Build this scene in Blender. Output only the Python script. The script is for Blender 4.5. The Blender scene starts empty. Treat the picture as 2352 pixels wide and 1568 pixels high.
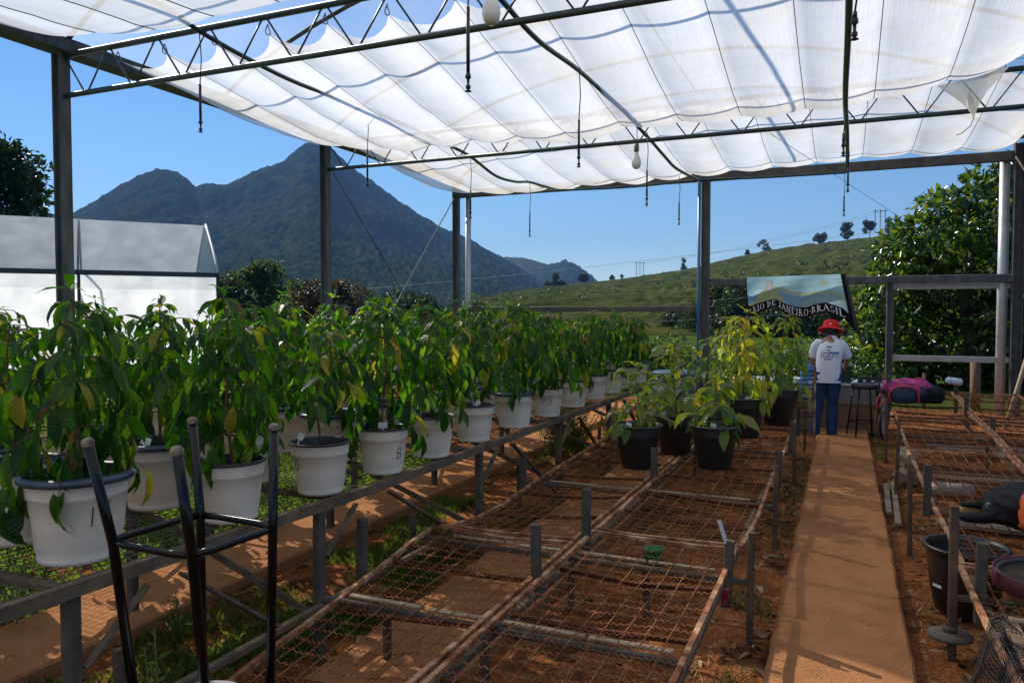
import bpy, bmesh, math, random
import numpy as np
from mathutils import Vector, Matrix, Euler, noise
from mathutils.bvhtree import BVHTree

R = math.radians
PI = math.pi
rng = random.Random(7)
sc = bpy.context.scene
col = sc.collection

# ------------------------------------------------------------------ camera
cam_data = bpy.data.cameras.new('camera')
cam = bpy.data.objects.new('camera', cam_data)
col.objects.link(cam)
cam.location = (0, 0, 1.7)
cam.rotation_euler = (R(90 - 2.083), 0, R(23.424))
cam_data.sensor_width = 36
cam_data.lens = 36 * 1760 / 2352
cam_data.clip_start = 0.05
cam_data.clip_end = 9000
sc.camera = cam

# ------------------------------------------------------------------ sun, sky
HAZE = 0.00016
SUN_AZ, SUN_EL = 63.0, 38.0          # degrees to the left of the path, above the horizon
sun_dir = Vector((-math.sin(R(SUN_AZ)) * math.cos(R(SUN_EL)), math.cos(R(SUN_AZ)) * math.cos(R(SUN_EL)), math.sin(R(SUN_EL))))
sd = bpy.data.lights.new('sun', 'SUN')
sd.energy = 5.0
sd.angle = R(0.53)
sd.color = (1.0, 0.94, 0.85)
sun = bpy.data.objects.new('sun', sd)
col.objects.link(sun)
sun.rotation_euler = sun_dir.to_track_quat('Z', 'Y').to_euler()
sun.location = (0, 0, 30)

w = bpy.data.worlds.new('World')
sc.world = w
w.use_nodes = True
wn = w.node_tree.nodes
wl = w.node_tree.links
wn.clear()
sky = wn.new('ShaderNodeTexSky')
sky.sky_type = 'NISHITA'
sky.sun_disc = False
sky.sun_elevation = R(SUN_EL)
sky.sun_rotation = R(-SUN_AZ)
sky.altitude = 300
sky.air_density = 1.0
sky.dust_density = 0.0
sky.ozone_density = 4.0
bg = wn.new('ShaderNodeBackground')
bg.inputs[1].default_value = 0.105
wo = wn.new('ShaderNodeOutputWorld')
hs = wn.new('ShaderNodeHueSaturation')
hs.inputs['Saturation'].default_value = 1.16
wl.new(sky.outputs[0], hs.inputs['Color'])
wl.new(hs.outputs[0], bg.inputs[0])
wl.new(bg.outputs[0], wo.inputs[0])

sc.view_settings.view_transform = 'Standard'
sc.view_settings.look = 'None'
sc.view_settings.exposure = 0.3
sc.view_settings.gamma = 1.0
sc.view_settings.use_curve_mapping = False
sc.render.engine = 'CYCLES'
cy = sc.cycles
cy.max_bounces = 10
cy.diffuse_bounces = 6
cy.glossy_bounces = 2
cy.transmission_bounces = 5
cy.transparent_max_bounces = 16
cy.volume_bounces = 0
cy.sample_clamp_indirect = 6.0
cy.caustics_reflective = False
cy.caustics_refractive = False
cy.use_denoising = True
try:
    cy.denoiser = 'OPENIMAGEDENOISE'
except Exception:
    pass

# ------------------------------------------------------------------ helpers
class MB:
    """collects faces; build() links them as one mesh object"""
    def __init__(s):
        s.v, s.f = [], []

    def add(s, vs, fs):
        b = len(s.v)
        s.v.extend([tuple(p) for p in vs])
        s.f.extend([tuple(i + b for i in f) for f in fs])
        return s

    def box(s, c, size, rot=None):
        hx, hy, hz = size[0] / 2, size[1] / 2, size[2] / 2
        p = [Vector((x, y, z)) for z in (-hz, hz) for y in (-hy, hy) for x in (-hx, hx)]
        if rot is not None:
            m = Euler(rot).to_matrix() if not isinstance(rot, Matrix) else rot
            p = [m @ q for q in p]
        c = Vector(c)
        s.add([q + c for q in p], [(0, 2, 3, 1), (4, 5, 7, 6), (0, 1, 5, 4), (2, 6, 7, 3), (0, 4, 6, 2), (1, 3, 7, 5)])
        return s

    def bar(s, a, b, wd, ht=None, up=(0, 0, 1)):
        """rectangular bar from a to b, slightly chamfered"""
        a, b = Vector(a), Vector(b)
        ht = ht or wd
        t = (b - a).normalized()
        u = Vector(up)
        if abs(t.dot(u)) > .95:
            u = Vector((0, 1, 0))
        sd_ = t.cross(u).normalized()
        u = sd_.cross(t).normalized()
        c = min(wd, ht) * .14
        prof = [(-wd / 2 + c, -ht / 2), (wd / 2 - c, -ht / 2), (wd / 2, -ht / 2 + c), (wd / 2, ht / 2 - c),
                (wd / 2 - c, ht / 2), (-wd / 2 + c, ht / 2), (-wd / 2, ht / 2 - c), (-wd / 2, -ht / 2 + c)]
        vs = [a + sd_ * x + u * y for x, y in prof] + [b + sd_ * x + u * y for x, y in prof]
        fs = [(i, i + 8, (i + 1) % 8 + 8, (i + 1) % 8) for i in range(8)] + [tuple(range(8)), tuple(range(15, 7, -1))]
        return s.add(vs, fs)

    def tube(s, pts, r, n=8, cap=True):
        pts = [Vector(p) for p in pts]
        rs = r if isinstance(r, (list, tuple)) else [r] * len(pts)
        vs, fs = [], []
        prev = None
        for i, p in enumerate(pts):
            t = (pts[min(i + 1, len(pts) - 1)] - pts[max(i - 1, 0)])
            t = t.normalized() if t.length > 1e-9 else Vector((0, 0, 1))
            if prev is None:
                u = Vector((0, 0, 1)) if abs(t.z) < .9 else Vector((0, 1, 0))
                x = t.cross(u).normalized()
            else:
                x = (prev - t * prev.dot(t)).normalized()
            prev = x
            y = t.cross(x)
            for k in range(n):
                a = 2 * PI * k / n
                vs.append(p + (x * math.cos(a) + y * math.sin(a)) * rs[i])
        for i in range(len(pts) - 1):
            for k in range(n):
                k2 = (k + 1) % n
                fs.append((i * n + k, i * n + k2, (i + 1) * n + k2, (i + 1) * n + k))
        if cap:
            fs.append(tuple(range(n - 1, -1, -1)))
            fs.append(tuple(range((len(pts) - 1) * n, len(pts) * n)))
        return s.add(vs, fs)

    def lathe(s, prof, n=28, c=(0, 0, 0), wob=0.0):
        """prof: (radius, z) list; a radius of 0 closes the end"""
        c = Vector(c)
        vs, fs, rows = [], [], []
        for r, z in prof:
            if r <= 1e-6:
                rows.append([len(vs)])
                vs.append(c + Vector((0, 0, z)))
            else:
                rows.append(list(range(len(vs), len(vs) + n)))
                for k in range(n):
                    a = 2 * PI * k / n
                    rr = r * (1 + wob * math.sin(2 * a + 1))
                    vs.append(c + Vector((rr * math.cos(a), rr * math.sin(a), z)))
        for A, B in zip(rows[:-1], rows[1:]):
            for k in range(n):
                k2 = (k + 1) % n
                if len(A) == 1 and len(B) == 1:
                    continue
                if len(A) == 1:
                    fs.append((A[0], B[k2], B[k]))
                elif len(B) == 1:
                    fs.append((A[k], A[k2], B[0]))
                else:
                    fs.append((A[k], A[k2], B[k2], B[k]))
        return s.add(vs, fs)

    def grid(s, nx, ny, fn, flip=False):
        vs = [fn(i / nx, j / ny) for j in range(ny + 1) for i in range(nx + 1)]
        fs = []
        for j in range(ny):
            for i in range(nx):
                q = (j * (nx + 1) + i, j * (nx + 1) + i + 1, (j + 1) * (nx + 1) + i + 1, (j + 1) * (nx + 1) + i)
                fs.append(q[::-1] if flip else q)
        return s.add(vs, fs)

    def ball(s, c, r, n=10, m=7, sq=(1, 1, 1), nz=0.0, seed=0):
        c = Vector(c)
        vs, fs = [], []
        for j in range(m + 1):
            th = PI * j / m
            for k in range(n):
                a = 2 * PI * k / n
                d = Vector((math.sin(th) * math.cos(a), math.sin(th) * math.sin(a), math.cos(th)))
                q = 1 + nz * noise.noise(d * 1.7 + Vector((seed, 3 * seed, 0)))
                vs.append(c + Vector((d.x * sq[0], d.y * sq[1], d.z * sq[2])) * r * q)
        for j in range(m):
            for k in range(n):
                k2 = (k + 1) % n
                fs.append((j * n + k, (j + 1) * n + k, (j + 1) * n + k2, j * n + k2))
        return s.add(vs, fs)

    def mesh(s, name, mat=None, smooth=False):
        me = bpy.data.meshes.new(name)
        me.from_pydata(s.v, [], s.f)
        if mat:
            me.materials.append(mat)
        if smooth:
            me.polygons.foreach_set('use_smooth', [True] * len(me.polygons))
        me.update()
        return me

    def build(s, name, mat=None, parent=None, smooth=False, loc=None, rot=None):
        return link(name, s.mesh(name, mat, smooth), parent, loc, rot)


def link(name, me, parent=None, loc=None, rot=None, scale=None):
    o = bpy.data.objects.new(name, me)
    col.objects.link(o)
    if parent is not None:
        o.parent = parent
    if loc is not None:
        o.location = loc
    if rot is not None:
        o.rotation_euler = rot
    if scale is not None:
        o.scale = scale if isinstance(scale, (tuple, list)) else (scale,) * 3
    return o


def tag(o, label=None, cat=None, group=None, kind=None):
    if label:
        o['label'] = label
    if cat:
        o['category'] = cat
    if group:
        o['group'] = group
    if kind:
        o['kind'] = kind
    return o


def thing(name, label, cat, loc=(0, 0, 0), rz=0.0, group=None):
    o = bpy.data.objects.new(name, None)
    o.empty_display_size = .1
    col.objects.link(o)
    o.location = loc
    o.rotation_euler = (0, 0, rz)
    return tag(o, label, cat, group)


def kids(o):
    return [c for c in bpy.data.objects if c.parent == o]


def copy_tree(o, parent=None):
    c = o.copy()
    col.objects.link(c)
    if parent is not None:
        c.parent = parent
    for ch in o.children:
        copy_tree(ch, c)
    return c


def wires_mesh(name, polys, rad, mat):
    """many thin wires (lists of points) as one light mesh of three-sided tubes"""
    V, F = [], []
    b = 0
    ang = np.array([0, 2 * PI / 3, 4 * PI / 3])
    ca, sa = np.cos(ang), np.sin(ang)
    for pl in polys:
        P = np.asarray(pl, float)
        n = len(P)
        T = np.gradient(P, axis=0)
        T /= np.linalg.norm(T, axis=1)[:, None] + 1e-9
        mean = P[-1] - P[0]
        up = np.array([0, 0, 1.0]) if abs(mean[2]) < .8 * np.linalg.norm(mean) + 1e-9 else np.array([0, 1.0, 0])
        X = np.cross(T, up)
        X /= np.linalg.norm(X, axis=1)[:, None] + 1e-9
        Y = np.cross(X, T)
        ring = P[:, None, :] + rad * (X[:, None, :] * ca[None, :, None] + Y[:, None, :] * sa[None, :, None])
        V.append(ring.reshape(-1, 3))
        i = np.arange(n - 1)[:, None] * 3 + b
        for k in range(3):
            k2 = (k + 1) % 3
            F.append(np.concatenate([i + k, i + k2, i + 3 + k2, i + 3 + k], axis=1))
        b += n * 3
    V = np.concatenate(V)
    F = np.concatenate(F)
    me = bpy.data.meshes.new(name)
    me.vertices.add(len(V))
    me.vertices.foreach_set('co', V.astype(np.float32).ravel())
    me.loops.add(len(F) * 4)
    me.loops.foreach_set('vertex_index', F.astype(np.int32).ravel())
    me.polygons.add(len(F))
    me.polygons.foreach_set('loop_start', (np.arange(len(F)) * 4).astype(np.int32))
    me.polygons.foreach_set('loop_total', np.full(len(F), 4, np.int32))
    me.update(calc_edges=True)
    me.validate()
    me.materials.append(mat)
    me.polygons.foreach_set('use_smooth', [True] * len(me.polygons))
    return me


def fbm(x, y, z=0.0, o=4):
    return noise.fractal(Vector((x, y, z)), 1.0, 2.0, o)


def interp(x, xs, ys):
    return float(np.interp(x, xs, ys))

# ------------------------------------------------------------------ materials
def nodes(m):
    m.use_nodes = True
    nt = m.node_tree
    nt.nodes.clear()
    return nt, nt.nodes, nt.links


def ramp_node(nd, stops):
    r = nd.new('ShaderNodeValToRGB')
    el = r.color_ramp.elements
    while len(el) < len(stops):
        el.new(.5)
    for e, (p, c) in zip(el, stops):
        e.position = p
        e.color = (*c, 1) if len(c) == 3 else c
    return r


def pmat(name, stops, scale=6.0, rough=.7, metal=0.0, bump=0.0, bscale=None, spec=.5, detail=5, stretch=(1, 1, 1), coat=0.0,
         space='world', rvar=0.0, dist=0.0, nrough=.62):
    """stops: one colour, or a list of (position, colour) picked by noise over the place"""
    m = bpy.data.materials.new(name)
    nt, nd, lk = nodes(m)
    out = nd.new('ShaderNodeOutputMaterial')
    b = nd.new('ShaderNodeBsdfPrincipled')
    lk.new(b.outputs[0], out.inputs[0])
    b.inputs['Roughness'].default_value = rough
    b.inputs['Metallic'].default_value = metal
    b.inputs['Specular IOR Level'].default_value = spec
    b.inputs['Coat Weight'].default_value = coat
    if space == 'world':
        src = nd.new('ShaderNodeNewGeometry').outputs['Position']
    else:
        src = nd.new('ShaderNodeTexCoord').outputs['Object']
    mp = nd.new('ShaderNodeMapping')
    mp.inputs['Scale'].default_value = stretch
    lk.new(src, mp.inputs[0])
    if isinstance(stops, list):
        nz = nd.new('ShaderNodeTexNoise')
        nz.inputs['Scale'].default_value = scale
        nz.inputs['Detail'].default_value = detail
        nz.inputs['Roughness'].default_value = nrough
        nz.inputs['Distortion'].default_value = dist
        lk.new(mp.outputs[0], nz.inputs['Vector'])
        rp = ramp_node(nd, stops)
        lk.new(nz.outputs['Fac'], rp.inputs[0])
        lk.new(rp.outputs[0], b.inputs['Base Color'])
        if rvar:
            mr = nd.new('ShaderNodeMapRange')
            mr.inputs[1].default_value, mr.inputs[2].default_value = .3, .7
            mr.inputs[3].default_value, mr.inputs[4].default_value = rough - rvar, rough + rvar
            lk.new(nz.outputs['Fac'], mr.inputs[0])
            lk.new(mr.outputs[0], b.inputs['Roughness'])
    else:
        b.inputs['Base Color'].default_value = (*stops, 1)
    if bump:
        n2 = nd.new('ShaderNodeTexNoise')
        n2.inputs['Scale'].default_value = bscale or scale * 6
        n2.inputs['Detail'].default_value = 6
        n2.inputs['Roughness'].default_value = .65
        lk.new(mp.outputs[0], n2.inputs['Vector'])
        bp = nd.new('ShaderNodeBump')
        bp.inputs['Strength'].default_value = bump
        bp.inputs['Distance'].default_value = .02
        lk.new(n2.outputs['Fac'], bp.inputs['Height'])
        lk.new(bp.outputs[0], b.inputs['Normal'])
    return m


def leaf_mat(name, greens, trans, rough=.33, tfac=.4, spec=.5, veins=False):
    """leaf: glossy top plus light passing through; colour differs from leaf to leaf"""
    m = bpy.data.materials.new(name)
    nt, nd, lk = nodes(m)
    out = nd.new('ShaderNodeOutputMaterial')
    g = nd.new('ShaderNodeNewGeometry')
    oi = nd.new('ShaderNodeObjectInfo')
    ad = nd.new('ShaderNodeMath')
    ad.operation = 'ADD'
    lk.new(g.outputs['Random Per Island'], ad.inputs[0])
    lk.new(oi.outputs['Random'], ad.inputs[1])
    fr = nd.new('ShaderNodeMath')
    fr.operation = 'FRACT'
    lk.new(ad.outputs[0], fr.inputs[0])
    r1, r2 = ramp_node(nd, greens), ramp_node(nd, trans)
    lk.new(fr.outputs[0], r1.inputs[0])
    lk.new(fr.outputs[0], r2.inputs[0])
    b = nd.new('ShaderNodeBsdfPrincipled')
    b.inputs['Roughness'].default_value = rough
    b.inputs['Specular IOR Level'].default_value = spec
    lk.new(r1.outputs[0], b.inputs['Base Color'])
    t = nd.new('ShaderNodeBsdfTranslucent')
    lk.new(r2.outputs[0], t.inputs[0])
    mx = nd.new('ShaderNodeMixShader')
    mx.inputs[0].default_value = tfac
    lk.new(b.outputs[0], mx.inputs[1])
    lk.new(t.outputs[0], mx.inputs[2])
    lk.new(mx.outputs[0], out.inputs[0])
    if veins:
        tc = nd.new('ShaderNodeTexCoord')
        sp = nd.new('ShaderNodeSeparateXYZ')
        lk.new(tc.outputs['Object'], sp.inputs[0])
        ab = nd.new('ShaderNodeMath')
        ab.operation = 'ABSOLUTE'
        lk.new(sp.outputs[1], ab.inputs[0])
        ma = nd.new('ShaderNodeMath')
        ma.operation = 'MULTIPLY_ADD'
        ma.inputs[1].default_value = -.9
        lk.new(ab.outputs[0], ma.inputs[0])
        lk.new(sp.outputs[0], ma.inputs[2])
        mu = nd.new('ShaderNodeMath')
        mu.operation = 'MULTIPLY'
        mu.inputs[1].default_value = 62
        lk.new(ma.outputs[0], mu.inputs[0])
        si = nd.new('ShaderNodeMath')
        si.operation = 'SINE'
        lk.new(mu.outputs[0], si.inputs[0])
        bp = nd.new('ShaderNodeBump')
        bp.inputs['Strength'].default_value = .32
        bp.inputs['Distance'].default_value = .004
        lk.new(si.outputs[0], bp.inputs['Height'])
        lk.new(bp.outputs[0], b.inputs['Normal'])
        lk.new(bp.outputs[0], t.inputs['Normal'])
    return m


def cloth_mat(name, c_diff, c_trans, clear, tfac, lines=(70, 1.5, 1), dirt=None, bands=0.0):
    """woven sheet: partly open weave (clear), partly light passing through"""
    m = bpy.data.materials.new(name)
    nt, nd, lk = nodes(m)
    out = nd.new('ShaderNodeOutputMaterial')
    g = nd.new('ShaderNodeNewGeometry')
    mp = nd.new('ShaderNodeMapping')
    mp.inputs['Scale'].default_value = lines
    lk.new(g.outputs['Position'], mp.inputs[0])
    nz = nd.new('ShaderNodeTexNoise')
    nz.inputs['Scale'].default_value = 1.0
    nz.inputs['Detail'].default_value = 3
    lk.new(mp.outputs[0], nz.inputs['Vector'])
    n2 = nd.new('ShaderNodeTexNoise')
    n2.inputs['Scale'].default_value = 1.3
    n2.inputs['Detail'].default_value = 5
    lk.new(g.outputs['Position'], n2.inputs['Vector'])
    rp = ramp_node(nd, [(.35, c_trans), (.7, dirt or c_trans)])
    lk.new(n2.outputs['Fac'], rp.inputs[0])
    d = nd.new('ShaderNodeBsdfDiffuse')
    d.inputs[0].default_value = (*c_diff, 1)
    t = nd.new('ShaderNodeBsdfTranslucent')
    lk.new(rp.outputs[0], t.inputs[0])
    m1 = nd.new('ShaderNodeMixShader')
    m1.inputs[0].default_value = tfac
    lk.new(d.outputs[0], m1.inputs[1])
    lk.new(t.outputs[0], m1.inputs[2])
    tr = nd.new('ShaderNodeBsdfTransparent')
    mr = nd.new('ShaderNodeMapRange')
    mr.inputs[1].default_value, mr.inputs[2].default_value = .3, .7
    mr.inputs[3].default_value, mr.inputs[4].default_value = clear[0], clear[1]
    lk.new(nz.outputs['Fac'], mr.inputs[0])
    if bands:
        mpb = nd.new('ShaderNodeMapping')
        mpb.inputs['Scale'].default_value = (1.1, 4.6, 1)
        mpb.inputs['Rotation'].default_value = (0, 0, .25)
        lk.new(g.outputs['Position'], mpb.inputs[0])
        nb = nd.new('ShaderNodeTexNoise')
        nb.inputs['Scale'].default_value = 1.0
        nb.inputs['Detail'].default_value = 4
        nb.inputs['Distortion'].default_value = 1.2
        lk.new(mpb.outputs[0], nb.inputs['Vector'])
        mb_ = nd.new('ShaderNodeMapRange')
        mb_.inputs[1].default_value, mb_.inputs[2].default_value = .54, .60
        mb_.inputs[3].default_value, mb_.inputs[4].default_value = 0, bands
        lk.new(nb.outputs['Fac'], mb_.inputs[0])
        ab_ = nd.new('ShaderNodeMath')
        ab_.use_clamp = True
        lk.new(mr.outputs[0], ab_.inputs[0])
        lk.new(mb_.outputs[0], ab_.inputs[1])
        mr = ab_
    m2 = nd.new('ShaderNodeMixShader')
    lk.new(mr.outputs[0], m2.inputs[0])
    lk.new(m1.outputs[0], m2.inputs[1])
    lk.new(tr.outputs[0], m2.inputs[2])
    lk.new(m2.outputs[0], out.inputs[0])
    return m


def ground_mat():
    m = bpy.data.materials.new('red_earth_and_grass')
    nt, nd, lk = nodes(m)
    out = nd.new('ShaderNodeOutputMaterial')
    b = nd.new('ShaderNodeBsdfPrincipled')
    b.inputs['Roughness'].default_value = .95
    b.inputs['Specular IOR Level'].default_value = .0
    lk.new(b.outputs[0], out.inputs[0])
    g = nd.new('ShaderNodeNewGeometry')

    def nz(scale, detail=8, rough=.72):
        n = nd.new('ShaderNodeTexNoise')
        n.inputs['Scale'].default_value = scale
        n.inputs['Detail'].default_value = detail
        n.inputs['Roughness'].default_value = rough
        lk.new(g.outputs['Position'], n.inputs['Vector'])
        return n.outputs['Fac']

    def mix(f, a, c):
        x = nd.new('ShaderNodeMix')
        x.data_type = 'RGBA'
        lk.new(f, x.inputs[0])
        for i, v in ((6, a), (7, c)):
            if isinstance(v, tuple):
                x.inputs[i].default_value = (*v, 1)
            else:
                lk.new(v, x.inputs[i])
        return x.outputs[2]

    def step(v, a, c):
        r = nd.new('ShaderNodeMapRange')
        r.interpolation_type = 'SMOOTHSTEP'
        r.inputs[1].default_value, r.inputs[2].default_value = a, c
        lk.new(v, r.inputs[0])
        return r.outputs[0]

    earth = ramp_node(nd, [(.3, (.12, .038, .014)), (.5, (.29, .095, .033)), (.72, (.47, .19, .07))])
    lk.new(nz(3.5), earth.inputs[0])
    grit = ramp_node(nd, [(.38, (.07, .025, .012)), (.52, (.30, .115, .045)), (.66, (.5, .25, .11))])
    lk.new(nz(55, 4), grit.inputs[0])
    mixf = nd.new('ShaderNodeValue')
    mixf.outputs[0].default_value = .5
    soil = mix(mixf.outputs[0], earth.outputs[0], grit.outputs[0])
    straw = step(nz(9, 8, .75), .54, .68)
    soil = mix(straw, soil, (.4, .27, .12))
    rot = step(nz(1.7, 7, .7), .50, .66)
    soil = mix(rot, soil, (.055, .03, .018))
    sp = nd.new('ShaderNodeSeparateXYZ')
    lk.new(g.outputs['Position'], sp.inputs[0])
    grass = ramp_node(nd, [(.3, (.03, .055, .012)), (.55, (.075, .115, .025)), (.75, (.14, .15, .05))])
    lk.new(nz(.8, 8), grass.inputs[0])
    # grass grows outside the shade house, with an uneven border

    def outside(sock, lo, hi):
        a = nd.new('ShaderNodeMath')
        a.operation = 'MULTIPLY_ADD'
        a.inputs[1].default_value = 1.2
        lk.new(nz(.9), a.inputs[0])
        lk.new(sock, a.inputs[2])
        return step(a.outputs[0], lo, hi)
    far_y = outside(sp.outputs[1], 15.6, 16.4)
    far_x = outside(sp.outputs[0], 3.2, 4.0)
    neg = nd.new('ShaderNodeMath')
    neg.operation = 'MULTIPLY'
    neg.inputs[1].default_value = -1
    lk.new(sp.outputs[0], neg.inputs[0])
    far_nx = outside(neg.outputs[0], 5.6, 6.6)
    mm = nd.new('ShaderNodeMath')
    mm.operation = 'MAXIMUM'
    lk.new(far_y, mm.inputs[0])
    lk.new(far_x, mm.inputs[1])
    mm2 = nd.new('ShaderNodeMath')
    mm2.operation = 'MAXIMUM'
    lk.new(mm.outputs[0], mm2.inputs[0])
    lk.new(far_nx, mm2.inputs[1])
    c = mix(mm2.outputs[0], soil, grass.outputs[0])
    lk.new(c, b.inputs['Base Color'])
    bp = nd.new('ShaderNodeBump')
    bp.inputs['Strength'].default_value = .9
    bp.inputs['Distance'].default_value = .03
    lk.new(nz(40, 8, .7), bp.inputs['Height'])
    lk.new(bp.outputs[0], b.inputs['Normal'])
    return m


def path_mat():
    m = pmat('dusty_concrete', [(.25, (.25, .105, .048)), (.5, (.43, .195, .085)), (.75, (.55, .27, .125))], 2.6, .95, bump=.9, bscale=70, spec=.0, detail=14, nrough=.8)
    return m


M = {}
M['ground'] = ground_mat()
M['path'] = path_mat()
M['galv'] = pmat('weathered_galvanised_steel', [(.3, (.055, .06, .064)), (.55, (.10, .105, .108)), (.8, (.17, .17, .165))], 9, .7, .1, .15, 60, stretch=(1, 1, .25), spec=.25)
M['galv_light'] = pmat('pale_galvanised_pipe', [(.3, (.42, .42, .42)), (.7, (.62, .61, .6))], 5, .42, .3, .08, 40)
M['truss'] = pmat('dark_painted_pipe', [(.3, (.045, .065, .062)), (.7, (.085, .105, .10))], 12, .45, .3)
M['beam_dark'] = pmat('dark_channel_steel', [(.3, (.05, .047, .045)), (.7, (.11, .10, .095))], 7, .6, .3)
M['bench_steel'] = pmat('dusty_bench_steel', [(.28, (.07, .056, .044)), (.5, (.14, .11, .08)), (.72, (.22, .15, .09))], 8, .85, .0, .2, 50, spec=.04)
M['post_grey'] = pmat('grey_square_tube', [(.3, (.06, .053, .045)), (.6, (.115, .098, .078)), (.8, (.18, .125, .08))], 10, .85, .0, .15, 70, spec=.04)
M['rust'] = pmat('rusty_wire', [(.3, (.13, .045, .02)), (.55, (.27, .105, .045)), (.75, (.38, .18, .085))], 14, .8, .0, spec=.08)
M['rust_frame'] = pmat('worn_rusty_frame', [(.36, (.15, .05, .025)), (.50, (.32, .15, .075)), (.60, (.46, .29, .17)), (.75, (.58, .45, .31))], 9, .75, .0, .2, 80, detail=8, spec=.08)
M['rust_dark'] = pmat('dark_rusty_bar', [(.3, (.05, .02, .012)), (.7, (.13, .05, .028))], 9, .85, .0, spec=.04)
M['wire_dark'] = pmat('dark_bench_wire', [(.3, (.06, .055, .05)), (.7, (.15, .13, .10))], 10, .8, .0, spec=.1)
M['wood_pale'] = pmat('pale_batten', [(.3, (.24, .17, .10)), (.7, (.42, .32, .20))], 5, .8, 0, .3, 30, stretch=(1, 4, 4))
M['wood_grey'] = pmat('grey_weathered_plank', [(.3, (.15, .12, .09)), (.55, (.26, .21, .165)), (.75, (.36, .30, .24))], 6, .9, 0, .5, 25, stretch=(.5, 8, 8), spec=.05)
M['wood_brown'] = pmat('brown_round_post', [(.3, (.10, .055, .028)), (.7, (.2, .125, .07))], 8, .85, 0, .4, 40, stretch=(1, 1, .2))
M['pot_white'] = pmat('white_painted_pot', [(.24, (.40, .32, .23)), (.36, (.64, .56, .455)), (.55, (.72, .64, .53)), (.75, (.78, .705, .60))], 6, .7, 0, .12, 35, detail=12, dist=.8, nrough=.72, spec=.25)
M['rim_blue'] = pmat('dark_blue_rim', [(.44, (.02, .03, .055)), (.60, (.045, .06, .10)), (.69, (.5, .5, .5))], 7, .35, 0, .1, 60, detail=6)
M['rim_black'] = pmat('black_rim', [(.45, (.014, .014, .016)), (.65, (.04, .04, .04)), (.74, (.45, .43, .41))], 16, .5)
M['pot_black'] = pmat('black_plastic_pot', [(.3, (.014, .014, .015)), (.65, (.026, .025, .025)), (.8, (.06, .05, .042))], 6, .42, 0, .08, 40, spec=.5)
M['pot_black_rim'] = pmat('scuffed_black_rim', [(.3, (.03, .03, .032)), (.7, (.075, .07, .065))], 9, .4)
M['soil'] = pmat('dark_potting_soil', [(.3, (.025, .015, .01)), (.7, (.10, .055, .032))], 30, .95, 0, .8, 60)
M['mark'] = pmat('black_marker_ink', (.03, .03, .035), rough=.6)
M['tag'] = pmat('white_plastic_tag', (.72, .72, .70), rough=.4)
M['stem'] = pmat('brown_stem', [(.3, (.07, .035, .018)), (.7, (.16, .09, .05))], 20, .8)
M['stem_green'] = pmat('green_stem', [(.3, (.06, .08, .02)), (.7, (.13, .14, .04))], 20, .6)
M['leaf'] = leaf_mat('coffee_leaf', [(0, (.008, .030, .006)), (.5, (.016, .052, .008)), (.93, (.032, .078, .012)), (.985, (.28, .24, .03)), (1, (.12, .05, .02))],
                     [(0, (.03, .15, .005)), (.5, (.09, .29, .008)), (.9, (.26, .46, .012)), (.985, (.60, .50, .03)), (1, (.3, .10, .02))], .34, .5, .32, True)
M['leaf_young'] = leaf_mat('young_coffee_leaf', [(0, (.04, .095, .016)), (.6, (.075, .14, .02)), (.95, (.16, .17, .03))],
                           [(0, (.2, .42, .02)), (.6, (.42, .62, .03)), (.95, (.7, .6, .04))], .33, .42, .5, True)
M['leaf_bright'] = leaf_mat('yellowing_coffee_leaf', [(0, (.09, .15, .018)), (.55, (.17, .21, .024)), (.85, (.34, .27, .03)), (1, (.45, .26, .02))],
                            [(0, (.45, .70, .03)), (.55, (.68, .80, .05)), (.85, (.9, .68, .03)), (1, (.9, .5, .02))], .36, .5, .5, True)
M['tree_leaf'] = leaf_mat('glossy_tree_leaf', [(0, (.010, .024, .008)), (.6, (.028, .058, .013)), (.92, (.07, .105, .02)), (1, (.16, .14, .03))],
                          [(0, (.04, .12, .01)), (.6, (.15, .29, .015)), (1, (.42, .44, .03))], .24, .36, .75)
M['tree_mid'] = leaf_mat('far_tree_leaf', [(0, (.02, .036, .012)), (.6, (.045, .07, .018)), (1, (.09, .105, .03))],
                         [(0, (.05, .09, .015)), (1, (.2, .26, .04))], .5, .33, .35)
M['tree_dark'] = leaf_mat('dark_tree_leaf', [(0, (.012, .024, .009)), (.7, (.03, .05, .015)), (1, (.06, .075, .022))],
                          [(0, (.03, .06, .01)), (1, (.1, .16, .02))], .45, .25, .4)
M['tree_brown'] = leaf_mat('brownish_tree_leaf', [(0, (.03, .03, .012)), (.5, (.075, .055, .026)), (1, (.15, .095, .05))],
                           [(0, (.06, .06, .015)), (1, (.2, .13, .04))], .5, .28, .4)
M['bark'] = pmat('bark', [(.3, (.05, .035, .024)), (.7, (.13, .095, .065))], 6, .9, 0, .6, 25)
M['cloth'] = cloth_mat('white_shade_cloth', (.74, .73, .71), (.99, .965, .925), (.13, .30), .80, (90, 3, 1), (.92, .86, .76), .05)
M['cloth_far'] = cloth_mat('white_shade_cloth_knit', (.74, .73, .71), (.98, .945, .89), (.14, .30), .80, (6, 45, 1), (.90, .80, .65), .05)
M['seam'] = pmat('grey_seam_cord', (.22, .20, .18), rough=.8)
M['film_clear'] = cloth_mat('clear_greenhouse_film', (.8, .8, .8), (.97, .97, .97), (.66, .8), .9, (1.5, 1.5, .3))
M['roof_film'] = cloth_mat('thin_roof_film', (.8, .8, .8), (.97, .97, .97), (.80, .88), .9, (.8, .8, .8))
M['film_roof'] = cloth_mat('milky_greenhouse_roof', (.86, .86, .86), (.98, .98, .98), (.5, .62), .6, (1.5, 1.5, .3))
M['film'] = cloth_mat('milky_greenhouse_film', (.80, .80, .80), (.99, .99, .98), (.06, .14), .92, (1.5, 1.5, .3), (.72, .73, .76))
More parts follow.
